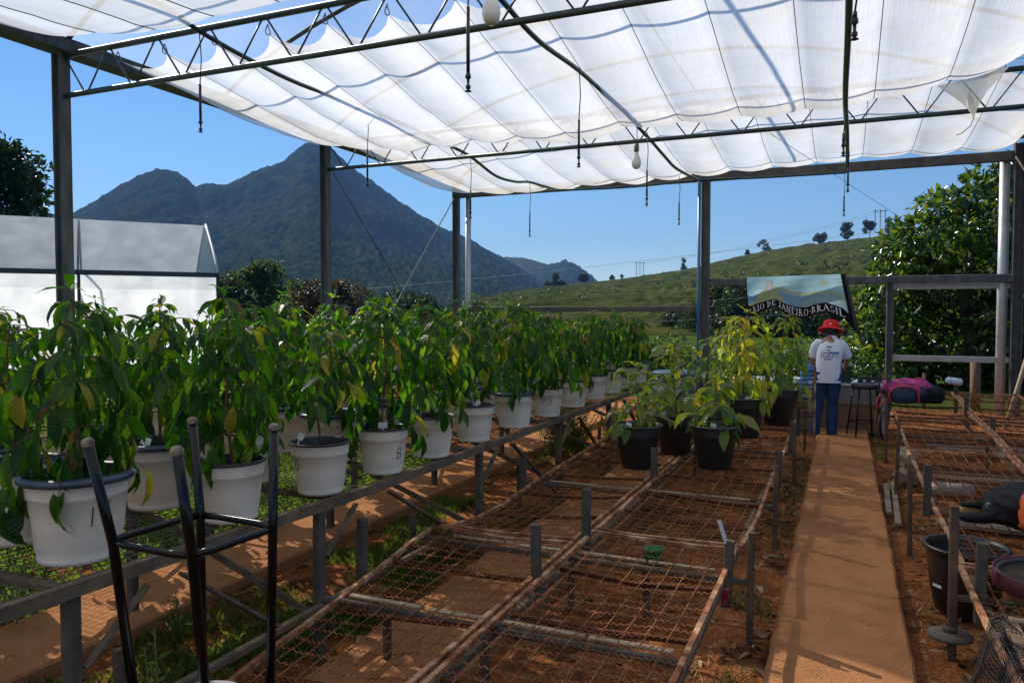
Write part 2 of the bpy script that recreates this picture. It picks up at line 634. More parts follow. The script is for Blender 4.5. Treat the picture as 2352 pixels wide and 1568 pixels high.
M['hose'] = pmat('dark_blue_hose', [(.3, (.012, .035, .05)), (.7, (.022, .055, .072))], 6, .35, spec=.5)
M['black'] = pmat('black_plastic', [(.3, (.012, .012, .013)), (.7, (.022, .022, .022))], 9, .45)
M['stool'] = pmat('black_enamel_tube', [(.4, (.003, .003, .004)), (.75, (.007, .006, .007)), (.9, (.04, .028, .022))], 14, .2, spec=.3)
M['stool_tip'] = pmat('dusty_rubber_tip', [(.35, (.05, .045, .04)), (.6, (.26, .20, .15))], 30, .85)
M['bulb'] = pmat('milky_glass_bulb', (.80, .79, .74), rough=.12, coat=.4)
M['bulb_cap'] = pmat('bulb_socket', (.12, .11, .10), rough=.5)
M['white'] = pmat('white_laminate', [(.3, (.62, .62, .60)), (.7, (.72, .72, .71))], 4, .5)
M['rail_white'] = pmat('grey_white_tube', [(.3, (.30, .29, .28)), (.7, (.42, .41, .39))], 6, .6)
M['cable'] = pmat('steel_cable', [(.3, (.35, .34, .32)), (.7, (.5, .48, .44))], 8, .5, .3)

# ================================================================== THE SETTING
def az_pt(az, r, z=0.0):
    """a place r metres away, az degrees right of the path's direction"""
    return Vector((r * math.sin(R(az)), r * math.cos(R(az)), z))


# ---- ground: one sheet, fine inside the shade house, coarse out to the horizon
PATHS = [(-.315, .325, -3.0, 12.6), (-4.10, -3.45, -2.0, 14.0), (-2.25, -1.60, -2.0, 9.8)]


def ground_z(x, y):
    if x < -12 or x > 8 or y < -6 or y > 22:
        return -.03
    z = .018 * fbm(x * 1.3, y * 1.3) + .012 * fbm(x * 5, y * 5, 3.0)
    z -= .012
    for a, b, y0, y1 in PATHS:                      # earth is worn a little lower along the path edges
        if y0 - .2 < y < y1 + .2:
            d = min(abs(x - a), abs(x - b))
            if a < x < b:
                z = min(z, -.015)
            elif d < .3:
                z -= .02 * (1 - d / .3)
    return z


xs = [-3500, -1500, -600, -250, -110, -60, -35, -22, -16, -12] + list(np.arange(-9.0, 4.2, .075)) + [5, 6.5, 8, 11, 16, 25, 45, 90, 200, 500, 1400, 3500]
ys = [-3500, -1200, -400, -120, -40, -15, -6, -3, -1.5] + list(np.arange(-.5, 16.2, .085)) + [17, 18, 20, 23, 27, 33, 42, 60, 90, 150, 300, 700, 1600, 3800]
g = MB()
nx, ny = len(xs), len(ys)
g.v = [(x, y, ground_z(x, y)) for y in ys for x in xs]
g.f = [(j * nx + i, j * nx + i + 1, (j + 1) * nx + i + 1, (j + 1) * nx + i) for j in range(ny - 1) for i in range(nx - 1)]
tag(g.build('ground', M['ground'], smooth=True), kind='structure')

for k, (a, b, y0, y1) in enumerate(PATHS):
    p = MB()
    n = int((y1 - y0) / .12)

    def ed(i):
        y = y0 + (y1 - y0) * i / n
        wl_ = a + .012 * fbm(y * 3, a * 7) - .008 * abs(fbm(y * 11, a))
        wr_ = b + .012 * fbm(y * 3, b * 5, 2) + .008 * abs(fbm(y * 11, b))
        zt = .042 + .004 * fbm(y * 2, a)
        return [(wl_ - .01, y, -.05), (wl_, y, zt - .012), (wl_ + .014, y, zt), (wr_ - .014, y, zt), (wr_, y, zt - .012), (wr_ + .01, y, -.05)]
    vs = []
    for i in range(n + 1):
        vs += ed(i)
    fs = [(i * 6 + q, i * 6 + q + 1, i * 6 + q + 7, i * 6 + q + 6) for i in range(n) for q in range(5)]
    fs += [(0, 1, 2, 3, 4, 5), tuple(range(n * 6 + 5, n * 6 - 1, -1))]
    p.add(vs, [f[::-1] for f in fs])
    tag(p.build('path', M['path']), kind='structure')

# ---- hills
m_forest = pmat('far_forest', [(.34, (.005, .010, .008)), (.46, (.018, .031, .016)), (.58, (.040, .056, .024)), (.72, (.085, .08, .046))], .05, .9, bump=.8, bscale=.09, spec=0, detail=12, nrough=.74)
m_grass = pmat('hill_pasture', [(.34, (.014, .024, .007)), (.45, (.042, .055, .013)), (.54, (.075, .082, .020)), (.66, (.14, .115, .04))], .085, .95, bump=1.0, bscale=.5, spec=0, detail=14, nrough=.78, stretch=(1, 1, 4.5))
for m_ in (m_forest, m_grass):
    for n_ in m_.node_tree.nodes:
        if n_.type == 'BUMP':
            n_.inputs['Distance'].default_value = 4.0 if m_ is m_forest else .6


def hill(name, ridge, r_ridge, r_foot, r_back, mat, na, nr, spur=.18, tuft=0.0, power=1.0, seed=0.0, spur_f=.11, tuft_s=14.0):
    """ground rising from r_foot to a ridge whose height above the eye is known in every direction, and falling beyond it"""
    azs = [a for a, e in ridge]
    els = [e for a, e in ridge]
    h = MB()
    a0, a1 = azs[0], azs[-1]
    rows = nr + 8

    def rr(az):
        return r_ridge(az) if callable(r_ridge) else r_ridge
    for j in range(rows + 1):
        for i in range(na + 1):
            az = a0 + (a1 - a0) * i / na
            Rg = rr(az)
            zr = 1.7 + Rg * math.tan(R(interp(az, azs, els)))
            if j <= nr:
                t = j / nr
                r = r_foot + (Rg - r_foot) * t
                z = zr * t ** power
                q = math.sin(PI * min(t, 1)) ** .8
                z *= 1 + spur * q * fbm(R(az) * Rg / 300 + t * .8, r / 300 + seed, seed, 6)
                if tuft:
                    z += tuft * fbm(R(az) * Rg / tuft_s, r / tuft_s + seed, 1.0, 3) * min(1, t * 4)
            else:
                t = (j - nr) / 8
                r = Rg + (r_back - Rg) * t
                z = zr * (1 - t) ** 1.3 - 2 * t
            h.v.append(tuple(az_pt(az, r, z)))
    for j in range(rows):
        for i in range(na):
            h.f.append((j * (na + 1) + i, j * (na + 1) + i + 1, (j + 1) * (na + 1) + i + 1, (j + 1) * (na + 1) + i))
    return tag(h.build(name, mat, smooth=True), kind='structure')


hill('mountain', [(-66, 5.0), (-60, 5.6), (-57.04, 5.91), (-55.31, 6.56), (-54.01, 6.24), (-53.17, 6.38), (-51.92, 7.21), (-50.51, 8.29), (-48.93, 9.3), (-48.13, 9.65), (-46.79, 9.55),
                  (-45.71, 8.69), (-44.59, 8.97), (-43.74, 8.87), (-42.3, 9.69), (-41.13, 10.2), (-39.94, 10.65), (-38.43, 11.97), (-37.37, 12.18), (-36.61, 11.77),
                  (-35.39, 10.62), (-33.53, 9.46), (-32.28, 8.56), (-30.38, 7.35), (-28.79, 6.42), (-26.53, 5.48), (-24.92, 4.53), (-23.29, 3.72), (-21.67, 2.59), (-20.37, 1.78), (-18.43, .65)],
     1800, 520, 3200, m_forest, 700, 170, spur=.26, tuft=4.5, tuft_s=15.0, power=1.25, seed=2.3)
hill('far_hill', [(-27.5, 1.5), (-25.24, 3.24), (-23.94, 4.21), (-22.65, 4.21), (-21.35, 3.82), (-20.9, 3.72)],
     2300, 1500, 3000, m_grass, 60, 24, spur=.1, tuft=3.0, tuft_s=40.0, seed=5.0)
hill('far_hill', [(-21.8, 3.3), (-21.0, 3.66), (-20.38, 3.69), (-19.41, 3.97), (-18.44, 3.55), (-17.31, 2.58), (-16.18, 1.93), (-14.5, .6)],
     2150, 1300, 3000, m_forest, 90, 24, spur=.12, tuft=9.0, tuft_s=22.0, seed=9.0)
HILL_R = [(-30, 260), (-21, 430), (-14, 600), (0, 520), (6, 430), (16, 380), (40, 300)]
HILL = [(-30, -.1), (-29.13, .0), (-26.38, .97), (-24.27, 1.46), (-21.35, 1.95), (-16.19, 2.41), (-13.02, 2.87), (-9.92, 3.31), (-8.4, 3.75), (-5.42, 4.37), (-2.54, 4.77), (.23, 4.97), (2.36, 5.24),
        (5.42, 5.65), (10.18, 6.17), (22, 6.6), (40, 5.0)]


def hill_r(az):
    return interp(az, [a for a, b in HILL_R], [b for a, b in HILL_R])


hill('grass_hill', HILL, hill_r, 62, 900, m_grass, 320, 90, spur=.16, tuft=1.3, tuft_s=9.0, power=1.12, seed=1.0, spur_f=.08)


def on_hill(az, t):
    """a point on the grassy hill, t = 0 at its foot and 1 on the ridge"""
    r = 62 + (hill_r(az) - 62) * t
    zr = 1.7 + hill_r(az) * math.tan(R(interp(az, [a for a, b in HILL], [b for a, b in HILL])))
    return az_pt(az, r, zr * t ** 1.12)


# ------------------------------------------------------------------ foliage
def leaves_mesh(name, P, D, N, L, W, mat, fold=.18):
    """one folded diamond per leaf. P: base points, D: length directions, N: upward normals, L, W: lengths and widths (numpy)"""
    D = D / (np.linalg.norm(D, axis=1)[:, None] + 1e-9)
    S = np.cross(D, N)
    S /= np.linalg.norm(S, axis=1)[:, None] + 1e-9
    U = np.cross(S, D)
    n = len(P)
    L, W = L[:, None], W[:, None]
    a = P
    b = P + D * L * .45 + S * W * .5 + U * W * fold
    c = P + D * L - U * L * .12
    d = P + D * L * .45 - S * W * .5 + U * W * fold
    V = np.stack([a, b, c, d], axis=1).reshape(-1, 3)
    i = np.arange(n)[:, None] * 4
    F = np.concatenate([i, i + 1, i + 2, i, i + 2, i + 3], axis=1).reshape(-1, 3)
    me = bpy.data.meshes.new(name)
    me.vertices.add(len(V))
    me.vertices.foreach_set('co', V.astype(np.float32).ravel())
    me.loops.add(len(F) * 3)
    me.loops.foreach_set('vertex_index', F.astype(np.int32).ravel())
    me.polygons.add(len(F))
    me.polygons.foreach_set('loop_start', (np.arange(len(F)) * 3).astype(np.int32))
    me.polygons.foreach_set('loop_total', np.full(len(F), 3, np.int32))
    me.update(calc_edges=True)
    me.materials.append(mat)
    return me


nrg = np.random.RandomState(11)


def clump_leaves(clumps, per, size, jitter=.35, flat=.4, aspect=.55, dens=None):
    P, D, N, L = [], [], [], []
    for ci, (x, y, z, r) in enumerate(clumps):
        k = int(per * 2.1 * (r * r if dens is None else dens))
        k = max(k, 14)
        v = nrg.normal(size=(k, 3))
        v /= np.linalg.norm(v, axis=1)[:, None]
        rad = r * (.55 + .5 * nrg.random_sample(k)) ** .8
        lump = 1 + .28 * np.sin(v[:, 0] * 5 + ci) * np.sin(v[:, 2] * 6 + ci * 2)
        p = np.array([x, y, z]) + v * (rad * lump)[:, None] * np.array([1, 1, .82])
        d = v + nrg.normal(size=(k, 3)) * .7 + np.array([0, 0, -.25])
        nn = np.array([0, 0, 1.0]) * flat + v * .5 + nrg.normal(size=(k, 3)) * jitter
        P.append(p)
        D.append(d)
        N.append(nn)
        L.append(size * (.6 + .8 * nrg.random_sample(k)))
    P, D, N, L = map(np.concatenate, (P, D, N, L))
    return P, D, N, L, L * aspect


def tree(name, label, cat, loc, trunk_h, trunk_r, clumps, per, size, mat, group=None, aspect=.55, limbs=True, flat=.4, parts=True):
    """clumps: (dx, dy, z, r) round the foot; trunk tapers, limbs reach into the clumps"""
    t = thing(name, label, cat, loc, 0, group)
    P, D, N, L, W = clump_leaves(clumps, per, size, aspect=aspect, flat=flat)
    keep = P[:, 2] > .03
    link('crown', leaves_mesh('crown', P[keep], D[keep], N[keep], L[keep], W[keep], mat), t)
    if trunk_h > 0:
        k = MB()
        zt = trunk_h
        bend = [(0, 0, -.1), (.03 * zt, .02 * zt, zt * .35), (-.02 * zt, .03 * zt, zt * .7), (.02 * zt, 0, zt)]
        k.tube(bend, [trunk_r * 1.25, trunk_r, trunk_r * .8, trunk_r * .55], 8)
        if limbs:
            big = sorted(clumps, key=lambda c: -c[3])[:9]
            for (x, y, z, r) in big:
                s_ = Vector((0, 0, min(zt * .8, max(zt * .3, z * .55))))
                e_ = Vector((x, y, z))
                k.tube([s_, s_.lerp(e_, .5) + Vector((0, 0, .06 * (e_ - s_).length)), e_], [trunk_r * .5, trunk_r * .3, trunk_r * .12], 6)
        k.build('trunk', M['bark'], t, True)
    return t


def round_crown(seed, n, rx, ry, z0, z1, r0, r1, bottom=.0):
    q = random.Random(seed)
    c = []
    for i in range(n):
        a = q.uniform(0, 2 * PI)
        u = q.uniform(bottom, 1)
        rad = math.sqrt(max(.02, 1 - (2 * u - 1) ** 2 * .85)) * q.uniform(.25, 1)
        c.append((math.cos(a) * rx * rad, math.sin(a) * ry * rad, z0 + (z1 - z0) * u, q.uniform(r0, r1)))
    return c


# trees near and behind the shade house
tree('broadleaf_tree', 'dark broadleaf tree standing behind the white greenhouse at the left', 'tree', az_pt(-56.9, 50), 6, .3,
     [(c[0], c[1], c[2], c[3]) for c in round_crown(3, 50, 2.5, 3.0, 1.6, 10.0, .8, 1.4)], 80, .42, M['tree_dark'])
tree('broadleaf_tree', 'tall airy green tree beside the white greenhouse, below the mountain', 'tree', az_pt(-41.6, 52), 3.4, .16,
     round_crown(5, 26, 2.2, 1.9, 1.0, 4.6, .45, .85), 170, .26, M['tree_mid'])
tree('broadleaf_tree', 'dark narrow tree at the corner of the white greenhouse', 'tree', az_pt(-43.9, 50), 3.0, .15,
     round_crown(6, 18, 1.2, 1.4, .5, 3.9, .4, .75), 170, .25, M['tree_dark'])
tree('broadleaf_tree', 'lighter green tree between the tall airy tree and the brownish one', 'tree', az_pt(-39.3, 56), 3.0, .15,
     round_crown(8, 20, 2.1, 1.6, .6, 3.7, .45, .8), 170, .25, M['tree_mid'])
tree('mango_tree', 'round brownish tree behind the second post of the left wall', 'tree', az_pt(-37.0, 44), 2.2, .2,
     round_crown(9, 34, 3.0, 2.4, .2, 3.1, .5, .9), 210, .24, M['tree_brown'])
tree('broadleaf_tree', 'low dark tree left of the far corner post', 'tree', az_pt(-31.2, 48), 2.0, .15,
     round_crown(12, 26, 3.2, 2.0, .2, 2.6, .45, .8), 190, .23, M['tree_dark'])
tree('shrub', 'glossy shrub in front of the grassy hill, right of the far corner post', 'shrub', az_pt(-24.2, 46), 1.1, .08,
     round_crown(13, 20, 3.0, 1.4, .2, 2.1, .35, .6), 210, .22, M['tree_leaf'])
tree('shrub', 'dark shrub between the far corner post and the brownish tree', 'shrub', az_pt(-34.3, 50), 1.2, .08,
     round_crown(14, 12, 1.5, 1.2, .2, 1.9, .35, .6), 200, .22, M['tree_dark'])

# the big dense tree at the right, behind the far wall
q = random.Random(31)
cl = []
for (x, z, r) in [(.9, .7, .7), (.75, 1.5, .6), (.9, 2.3, .6), (1.05, 3.05, .55), (1.55, 3.5, .55), (2.0, 4.05, .5), (2.6, 4.3, .5), (3.2, 4.55, .55), (3.9, 4.9, .6), (1.6, 2.4, .7),
                  (2.2, 3.1, .7), (3.0, 3.6, .75), (3.8, 3.9, .75), (1.6, 1.4, .75), (2.4, 2.1, .8), (3.3, 2.6, .8), (4.1, 2.9, .8), (1.7, .55, .7), (2.5, 1.0, .8), (3.4, 1.4, .85),
                  (4.3, 1.8, .85), (2.6, .4, .6), (3.6, .45, .7), (4.6, .7, .8), (4.9, 3.6, .8), (5.2, 2.4, .9), (4.6, 5.1, .6), (1.2, 3.6, .28), (2.9, 4.85, .3), (3.5, 5.15, .33), (.55, 1.05, .35), (.45, 2.0, .3)]:
    cl.append((x - 2.6, q.uniform(-.9, .7), z, r * .92))
    cl.append((x - 2.6 + q.uniform(-.3, .4), q.uniform(.4, 1.6), z + q.uniform(-.3, .2), r * .85))
tree('broadleaf_tree', 'dense tree with large glossy leaves filling the right side behind the far wall', 'tree', (2.6, 20.2, 0), 3.2, .17, cl, 400, .20, M['tree_leaf'], aspect=.5, flat=.55)
tree('shrub', 'leafy undergrowth below the hanging banner, behind the far wall', 'shrub', (-.9, 18.6, 0), .6, .04,
     [(q.uniform(-1.5, 1.6), q.uniform(-.5, .8), q.uniform(.2, 1.05), q.uniform(.28, .5)) for _ in range(22)], 240, .15, M['tree_leaf'], aspect=.5)
tree('shrub', 'dull green bush behind the blue water barrel', 'shrub', (-3.9, 18.8, 0), .5, .04,
     [(q.uniform(-1.6, 1.5), q.uniform(-.5, .8), q.uniform(.15, .95), q.uniform(.28, .5)) for _ in range(20)], 220, .14, M['tree_mid'], aspect=.5)
tree('shrub', 'dull green bush low behind the far end of the left bench', 'shrub', (-7.2, 19.6, 0), .5, .04,
     [(q.uniform(-1.8, 1.5), q.uniform(-.5, .8), q.uniform(.15, 1.0), q.uniform(.28, .5)) for _ in range(20)], 220, .14, M['tree_mid'], aspect=.5)

# dark wood at the foot of the hill: one kind copied
woods = [(-8.6, 66, 1.0), (-7.2, 62, 1.15), (-6.2, 70, 1.2), (-5.0, 64, 1.0), (-3.6, 60, .85), (-2.3, 66, .9), (-1.0, 62, .8), (-9.9, 72, .9), (-11.3, 76, .8)]
proto = None
for i, (a, r_, s_) in enumerate(woods):
    if proto is None:
        proto = tree('wood_tree', 'x', 'tree', az_pt(a, r_), 1.6, .14, round_crown(21, 20, 2.3, 2.0, .1, 3.3, .5, .9), 130, .3, M['tree_dark'], 'dark trees at the foot of the hill')
        o = proto
    else:
        o = copy_tree(proto)
        o.location = az_pt(a, r_)
    o.rotation_euler = (0, 0, i * 1.7)
    o.scale = (s_, s_, s_ * q.uniform(.85, 1.1))
    o['label'] = 'dark tree of the wood at the foot of the grassy hill'

# single trees and shrubs on the hill
lone = [(-20.2, .99, 7.2, 3.6, 'tall dark tree with a shrub skirt on the hill near the mountain foot', 41),
        (-18.1, 1.0, 6.5, 7.0, 'wide leaning dark tree on the hill ridge below the second far hill', 43),
        (-16.0, 1.0, 4.4, 3.3, 'small round dark tree left of the first wooden pylon', 44),
        (-15.3, 1.0, 3.8, 2.3, 'smaller bush next to the small round tree on the ridge', 45),
        (-10.85, 1.0, 8.5, 2.6, 'thin lone tree on the ridge left of the middle wall post', 46),
        (-5.3, 1.0, 8.0, 6.5, 'flat topped tree on the ridge above the banner', 47),
        (-6.4, 1.0, 3.6, 3.6, 'low bush left of the flat topped ridge tree', 48),
        (-1.5, 1.0, 7.0, 7.5, 'leftmost tree of the dark grove on the ridge at the right', 49),
        (.1, 1.0, 11.0, 7.5, 'tall tree in the middle of the dark ridge grove', 50),
        (1.5, 1.0, 10.8, 6.5, 'tree under the second wooden pylon in the ridge grove', 51),
        (2.6, 1.0, 10.0, 5.0, 'rightmost tree of the ridge grove, beside the big glossy tree', 52)]
for (a, t_, hh, ww, lab, sd_) in lone:
    base = on_hill(a, t_)
    base.z -= .4
    if sd_ == 41:
        cc = [(0, 0, hh * .75, 1.9), (.4, .3, hh * .95, 1.3), (-.5, 0, hh * .55, 1.2), (.2, 0, hh * .4, .9)] + [(x, 0, 1.5, 2.0) for x in (-4.5, -2, 1, 3.4, 5)]
    elif sd_ == 46:
        cc = [(0, 0, hh * .92, 1.3), (.7, 0, hh * .75, .9), (-.5, 0, hh * .5, 1.1), (.5, 0, hh * .3, 1.3), (1.4, 0, hh * .18, 1.2), (-1, 0, hh * .2, 1.0)]
    elif sd_ == 47:
        cc = [(-3.4, 0, hh * .62, 1.0), (-1.6, 0, hh * .82, 1.3), (.3, 0, hh * .92, 1.3), (1.8, 0, hh * .6, 1.2), (2.6, 0, hh * .25, 1.8), (0, 0, hh * .3, .9)]
    else:
        cc = round_crown(sd_, 13, ww / 2, ww / 2, hh * .2, hh * .92, ww * .13, ww * .26)
    tree('ridge_tree', lab, 'tree', base, hh * .75, .22, cc, 60, .75, M['tree_dark'])
cc = []
for i in range(300):
    a = q.uniform(-28, 8)
    p = on_hill(a, q.uniform(.25, .98))
    cc.append((p.x, p.y, p.z + .1, q.uniform(.3, 1.3) * (.5 + p.length / 500) * (2 if q.random() < .12 else 1)))
P, D, N, L, W = clump_leaves(cc, 1, .7, dens=12)
tag(link('hill_scrub', leaves_mesh('hill_scrub', P, D, N, L, W, M['tree_dark'])), kind='stuff')

# wooden pylons with their lines


def pylon(label, base, hgt, yaw):
    t = thing('power_pylon', label, 'pylon', base, yaw)
    for x in (-2.6, 0, 2.6):
        MB().tube([(x, 0, -.5), (x, 0, hgt)], .2, 6).build('pole', M['wood_brown'], t)
    MB().box((0, 0, hgt - .9), (7.2, .25, .3)).build('crossarm', M['wood_brown'], t)
    return t


pylon('three pole wooden pylon on the ridge right of the round tree', on_hill(-13.97, .995) + Vector((0, 0, -.3)), 11.5, .2)
pylon('three pole wooden pylon rising from the ridge grove', on_hill(2.13, .995) + Vector((0, 0, 2)), 13.0, 0)
a_, b_ = on_hill(-13.97, .995) + Vector((0, 0, 10.2)), on_hill(2.13, .995) + Vector((0, 0, 13.8))
for k, dz in enumerate((0, .0)):
    off = Vector((2.6 * (1 if k else -1), 0, 0))
    pts = []
    for i in range(13):
        u = i / 12
        p = a_.lerp(b_, u) + off
        p.z -= 9 * 4 * u * (1 - u) * .45
        pts.append(p)
    tag(MB().tube(pts, .06, 4).build('power_line', M['beam_dark']), 'thin power line between the two ridge pylons, %s wire' % ('right' if k else 'left'), 'power line', 'power lines')
for k, (p0, p1, lab) in enumerate([((-34, 46, 3.3), (12, 52, 7.8), 'pale wire crossing low in front of the grassy hill, upper of three'),
                                   ((-26, 40, .9), (13, 44, 4.6), 'pale wire crossing in front of the grassy hill, middle of three'),
                                   ((-14, 36, 1.1), (14, 42, 3.3), 'pale wire crossing in front of the grassy hill, lowest of three')]):
    pts = [Vector(p0).lerp(Vector(p1), i / 10) - Vector((0, 0, 1.2 * 4 * (i / 10) * (1 - i / 10) * .3)) for i in range(11)]
    tag(MB().tube(pts, .009, 4).build('overhead_wire', M['cable']), lab, 'wire', 'wires in front of the hill')

# ------------------------------------------------------------------ the other greenhouse, far left
gh = thing('greenhouse', 'white film greenhouse with a ridged roof at the far left', 'greenhouse', (-19.3, 19.7, 0), math.atan2(4.7, 3.7))
# local x runs back along the long side (negative = nearer), local y to the left, away from us
LEN, WID, EV, RG = 22.0, 6.2, 2.98, 4.95


def roofpt(u, v):                                   # u along, v across 0..1
    y = WID * v
    s_ = 1 - abs(2 * v - 1)
    z = EV + (RG - EV) * (s_ ** .82) - .05 * math.sin(u * LEN / 2.6 * PI) ** 2 * (s_ * (1 - s_)) * 2
    return (-LEN * u, y, z)


MB().grid(44, 9, lambda u, v: roofpt(u, v * .5)).build('roof_film', M['film_roof'], gh, True)
MB().grid(44, 9, lambda u, v: roofpt(u, .5 + v * .5)).build('roof_film', M['film_clear'], gh, True)
MB().grid(30, 6, lambda u, v: (-LEN * u, .02 * math.sin(u * 40) * math.sin(v * PI), EV * v)).build('side_film', M['film'], gh, True)
MB().grid(30, 6, lambda u, v: (-LEN * u, WID, EV * v)).build('side_film', M['film_clear'], gh, True)
gf = MB()
gf.grid(18, 1, lambda u, v: (0, roofpt(0, u)[1], v * roofpt(0, u)[2]))
gf.build('gable_film', M['film_clear'], gh)
MB().bar((.05, -.06, EV), (-LEN, -.06, EV), .07, .16).build('gutter', M['beam_dark'], gh)
for i in range(6):
    x = -4.05 * i
    MB().bar((x, -.05, 0), (x, -.05, EV), .09).build('post', M['post_grey'], gh)
    MB().bar((x - .3, WID - .1, 0), (x - .3, WID - .1, EV), .09).build('post', M['post_grey'], gh)
    MB().bar((x - .05, .05, EV - .35), (x - .05, WID, EV - .35), .06).build('tie_beam', M['post_grey'], gh)
    MB().tube([(x - .02, roofpt(0, v / 10)[1], roofpt(0, v / 10)[2] - .05) for v in range(11)], .035, 6).build('roof_arch', M['post_grey'], gh)
for z in (1.6, EV - .5):
    MB().bar((0, WID - .2, z), (-LEN, WID - .2, z), .05).build('rail', M['post_grey'], gh)
MB().tube([(.02, roofpt(0, v / 16)[1], roofpt(0, v / 16)[2] + .02) for v in range(17)], .05, 6).build('edge_roll', M['white'], gh, True)

# ================================================================== THE SHADE HOUSE
XL, XM, XR = -7.83, -2.456, 2.56
YT = [5.77, 10.38, 15.0]
ZU, ZL = 4.48, 4.05
sh = thing('shade_house', 'open steel shade house with trusses, posts and rails around the benches', 'shade house', (0, 0, 0))


def channel_post(x, y, h, wd=.13):
    p = MB()
    p.bar((x - wd / 2 + .012, y, -.1), (x - wd / 2 + .012, y, h), .024, wd, up=(0, 1, 0))
    p.bar((x + wd / 2 - .012, y, -.1), (x + wd / 2 - .012, y, h), .024, wd, up=(0, 1, 0))
    p.box((x, y + .015, h / 2 - .05), (wd - .05, wd * .6, h + .1))
    return p


for y in YT:
    channel_post(XL, y, 4.5).build('post', M['galv'], sh)
    channel_post(XR + .06, y, 4.5, .16).build('post', M['beam_dark'], sh)
channel_post(XM, 15.0, 4.3, .15).build('post', M['galv'], sh)
channel_post(.735, 15.0, 2.22, .11).build('post', M['galv'], sh)
for y in (YT[0], YT[1]):
    MB().tube([(XL + .05, y, ZU), (XR, y, ZU)], .031, 10).build('upper_chord', M['truss'], sh, True)
    MB().tube([(XL + .05, y, ZL), (XR, y, ZL)], .029, 10).build('lower_chord', M['truss'], sh, True)
    x = -7.44
    while x < 2.3:
        MB().tube([(x - .33, y, ZU), (x - .02, y, ZL)], .0095, 6).build('diagonal', M['truss'], sh, True)
        MB().tube([(x + .02, y, ZL), (x + .33, y, ZU)], .0095, 6).build('diagonal', M['truss'], sh, True)
        x += .688
# gutters along both long sides: a flat channel with upturned lips


def gutter(x, y0, y1, z):
    p = MB()
    p.box((x, (y0 + y1) / 2, z), (.24, y1 - y0, .02))
    p.box((x - .12, (y0 + y1) / 2, z + .06), (.012, y1 - y0, .14))
    p.box((x + .12, (y0 + y1) / 2, z + .06), (.012, y1 - y0, .14))
    return p


gutter(XL, -4, 15.1, 4.53).build('gutter', M['galv'], sh)
gutter(XR + .06, -4, 15.1, 4.6).build('gutter', M['galv_light'], sh)
MB().bar((XL + .06, 15.0, 4.30), (XR, 15.0, 4.30), .08, .17).build('top_beam', M['beam_dark'], sh)
MB().bar((XM + .08, 15.0, 2.29), (XR, 15.0, 2.29), .09, .14).build('rail', M['galv'], sh)
MB().bar((XL + .06, 15.0, 1.79), (XM - .08, 15.0, 1.79), .08, .11).build('rail', M['beam_dark'], sh)
MB().bar((.80, 15.06, 2.17), (XR, 15.06, 2.17), .04, .10).build('rail', M['rail_white'], sh)
MB().bar((.80, 15.06, .92), (XR, 15.06, .92), .04, .10).build('rail', M['rail_white'], sh)
MB().tube([(XL + .24, 15.1, .0), (XL + .24, 15.1, 4.25)], .062, 14).build('downpipe', M['galv_light'], sh, True)
MB().tube([(2.43, 15.1, 0), (2.43, 15.1, 4.3)], .078, 16).build('downpipe', M['galv_light'], sh, True)
MB().grid(20, 20, lambda u, v: (XL + (XR - XL) * u, 2.5 + 12.6 * v, 4.645 + 1.35 * (4 * u * (1 - u)) ** .85)).build('roof_film', M['roof_film'], sh, True)
for y in (3.46, 5.77, 8.07, 10.38, 12.69, 15.0):
    pts = []
    for i in range(21):
        u = i / 20
        x = XL + (XR - XL) * u
        pts.append((x, y + .02, 4.6 + 1.35 * (4 * u * (1 - u)) ** .85))
    MB().tube(pts, .027, 8).build('roof_arch', M['galv'], sh, True)
for u in (.5,):
    z = 4.6 + 1.35 * (4 * u * (1 - u)) ** .85 - .06
    MB().tube([(XL + (XR - XL) * u, -2, z), (XL + (XR - XL) * u, 15, z)], .018, 8).build('purlin', M['galv'], sh, True)
MB().tube([(XL + .1, 6.28, 4.69), (XR, 6.28, 4.69)], .004, 4).build('support_wire', M['seam'], sh)
MB().tube([(XL + .1, 10.62, 4.66), (XR, 10.62, 4.66)], .004, 4).build('support_wire', M['seam'], sh)
MB().tube([(XL + .1, 5.58, 4.62), (XR, 5.58, 4.62)], .004, 4).build('support_wire', M['seam'], sh)
# guy cables
tag(MB().tube([(XL, 14.9, 4.2), (XL - 2.75, 14.9, 0)], .013, 6).build('guy_cable', M['cable']), 'pale taut cable running down left from the far corner post', 'cable')
tag(MB().tube([(XL - .02, 10.45, 4.2), (XL - .02, 14.85, .3)], .009, 6).build('guy_cable', M['beam_dark']), 'dark cable slanting down right from the second left post', 'cable')
tag(MB().tube([(XR - .02, 14.85, 4.25), (XR + .12, 13.2, 3.2), (XR + .3, 11.2, 1.8)], .016, 6).build('guy_rope', M['wood_pale']), 'pale rope tied to the top of the right corner post', 'rope')
tag(MB().tube([(-.9, 10.4, 4.0), (1.6, 15.5, 2.9)], .004, 4).build('thin_string', M['seam']), 'thin string slanting across the sky near the right tree', 'string')
MB().tube([(-2.52, 14.88, 0), (-2.52, 14.88, 4.2)], .03, 10)
tag(MB().tube([(-2.56, 14.88, 0), (-2.56, 14.88, 4.22)], .03, 10).build('water_pipe', pmat('blue_pipe', (.02, .12, .25), rough=.4), None, True), 'blue upright water pipe beside the middle far post', 'pipe')

# ------------------------------------------------------------------ shade cloths


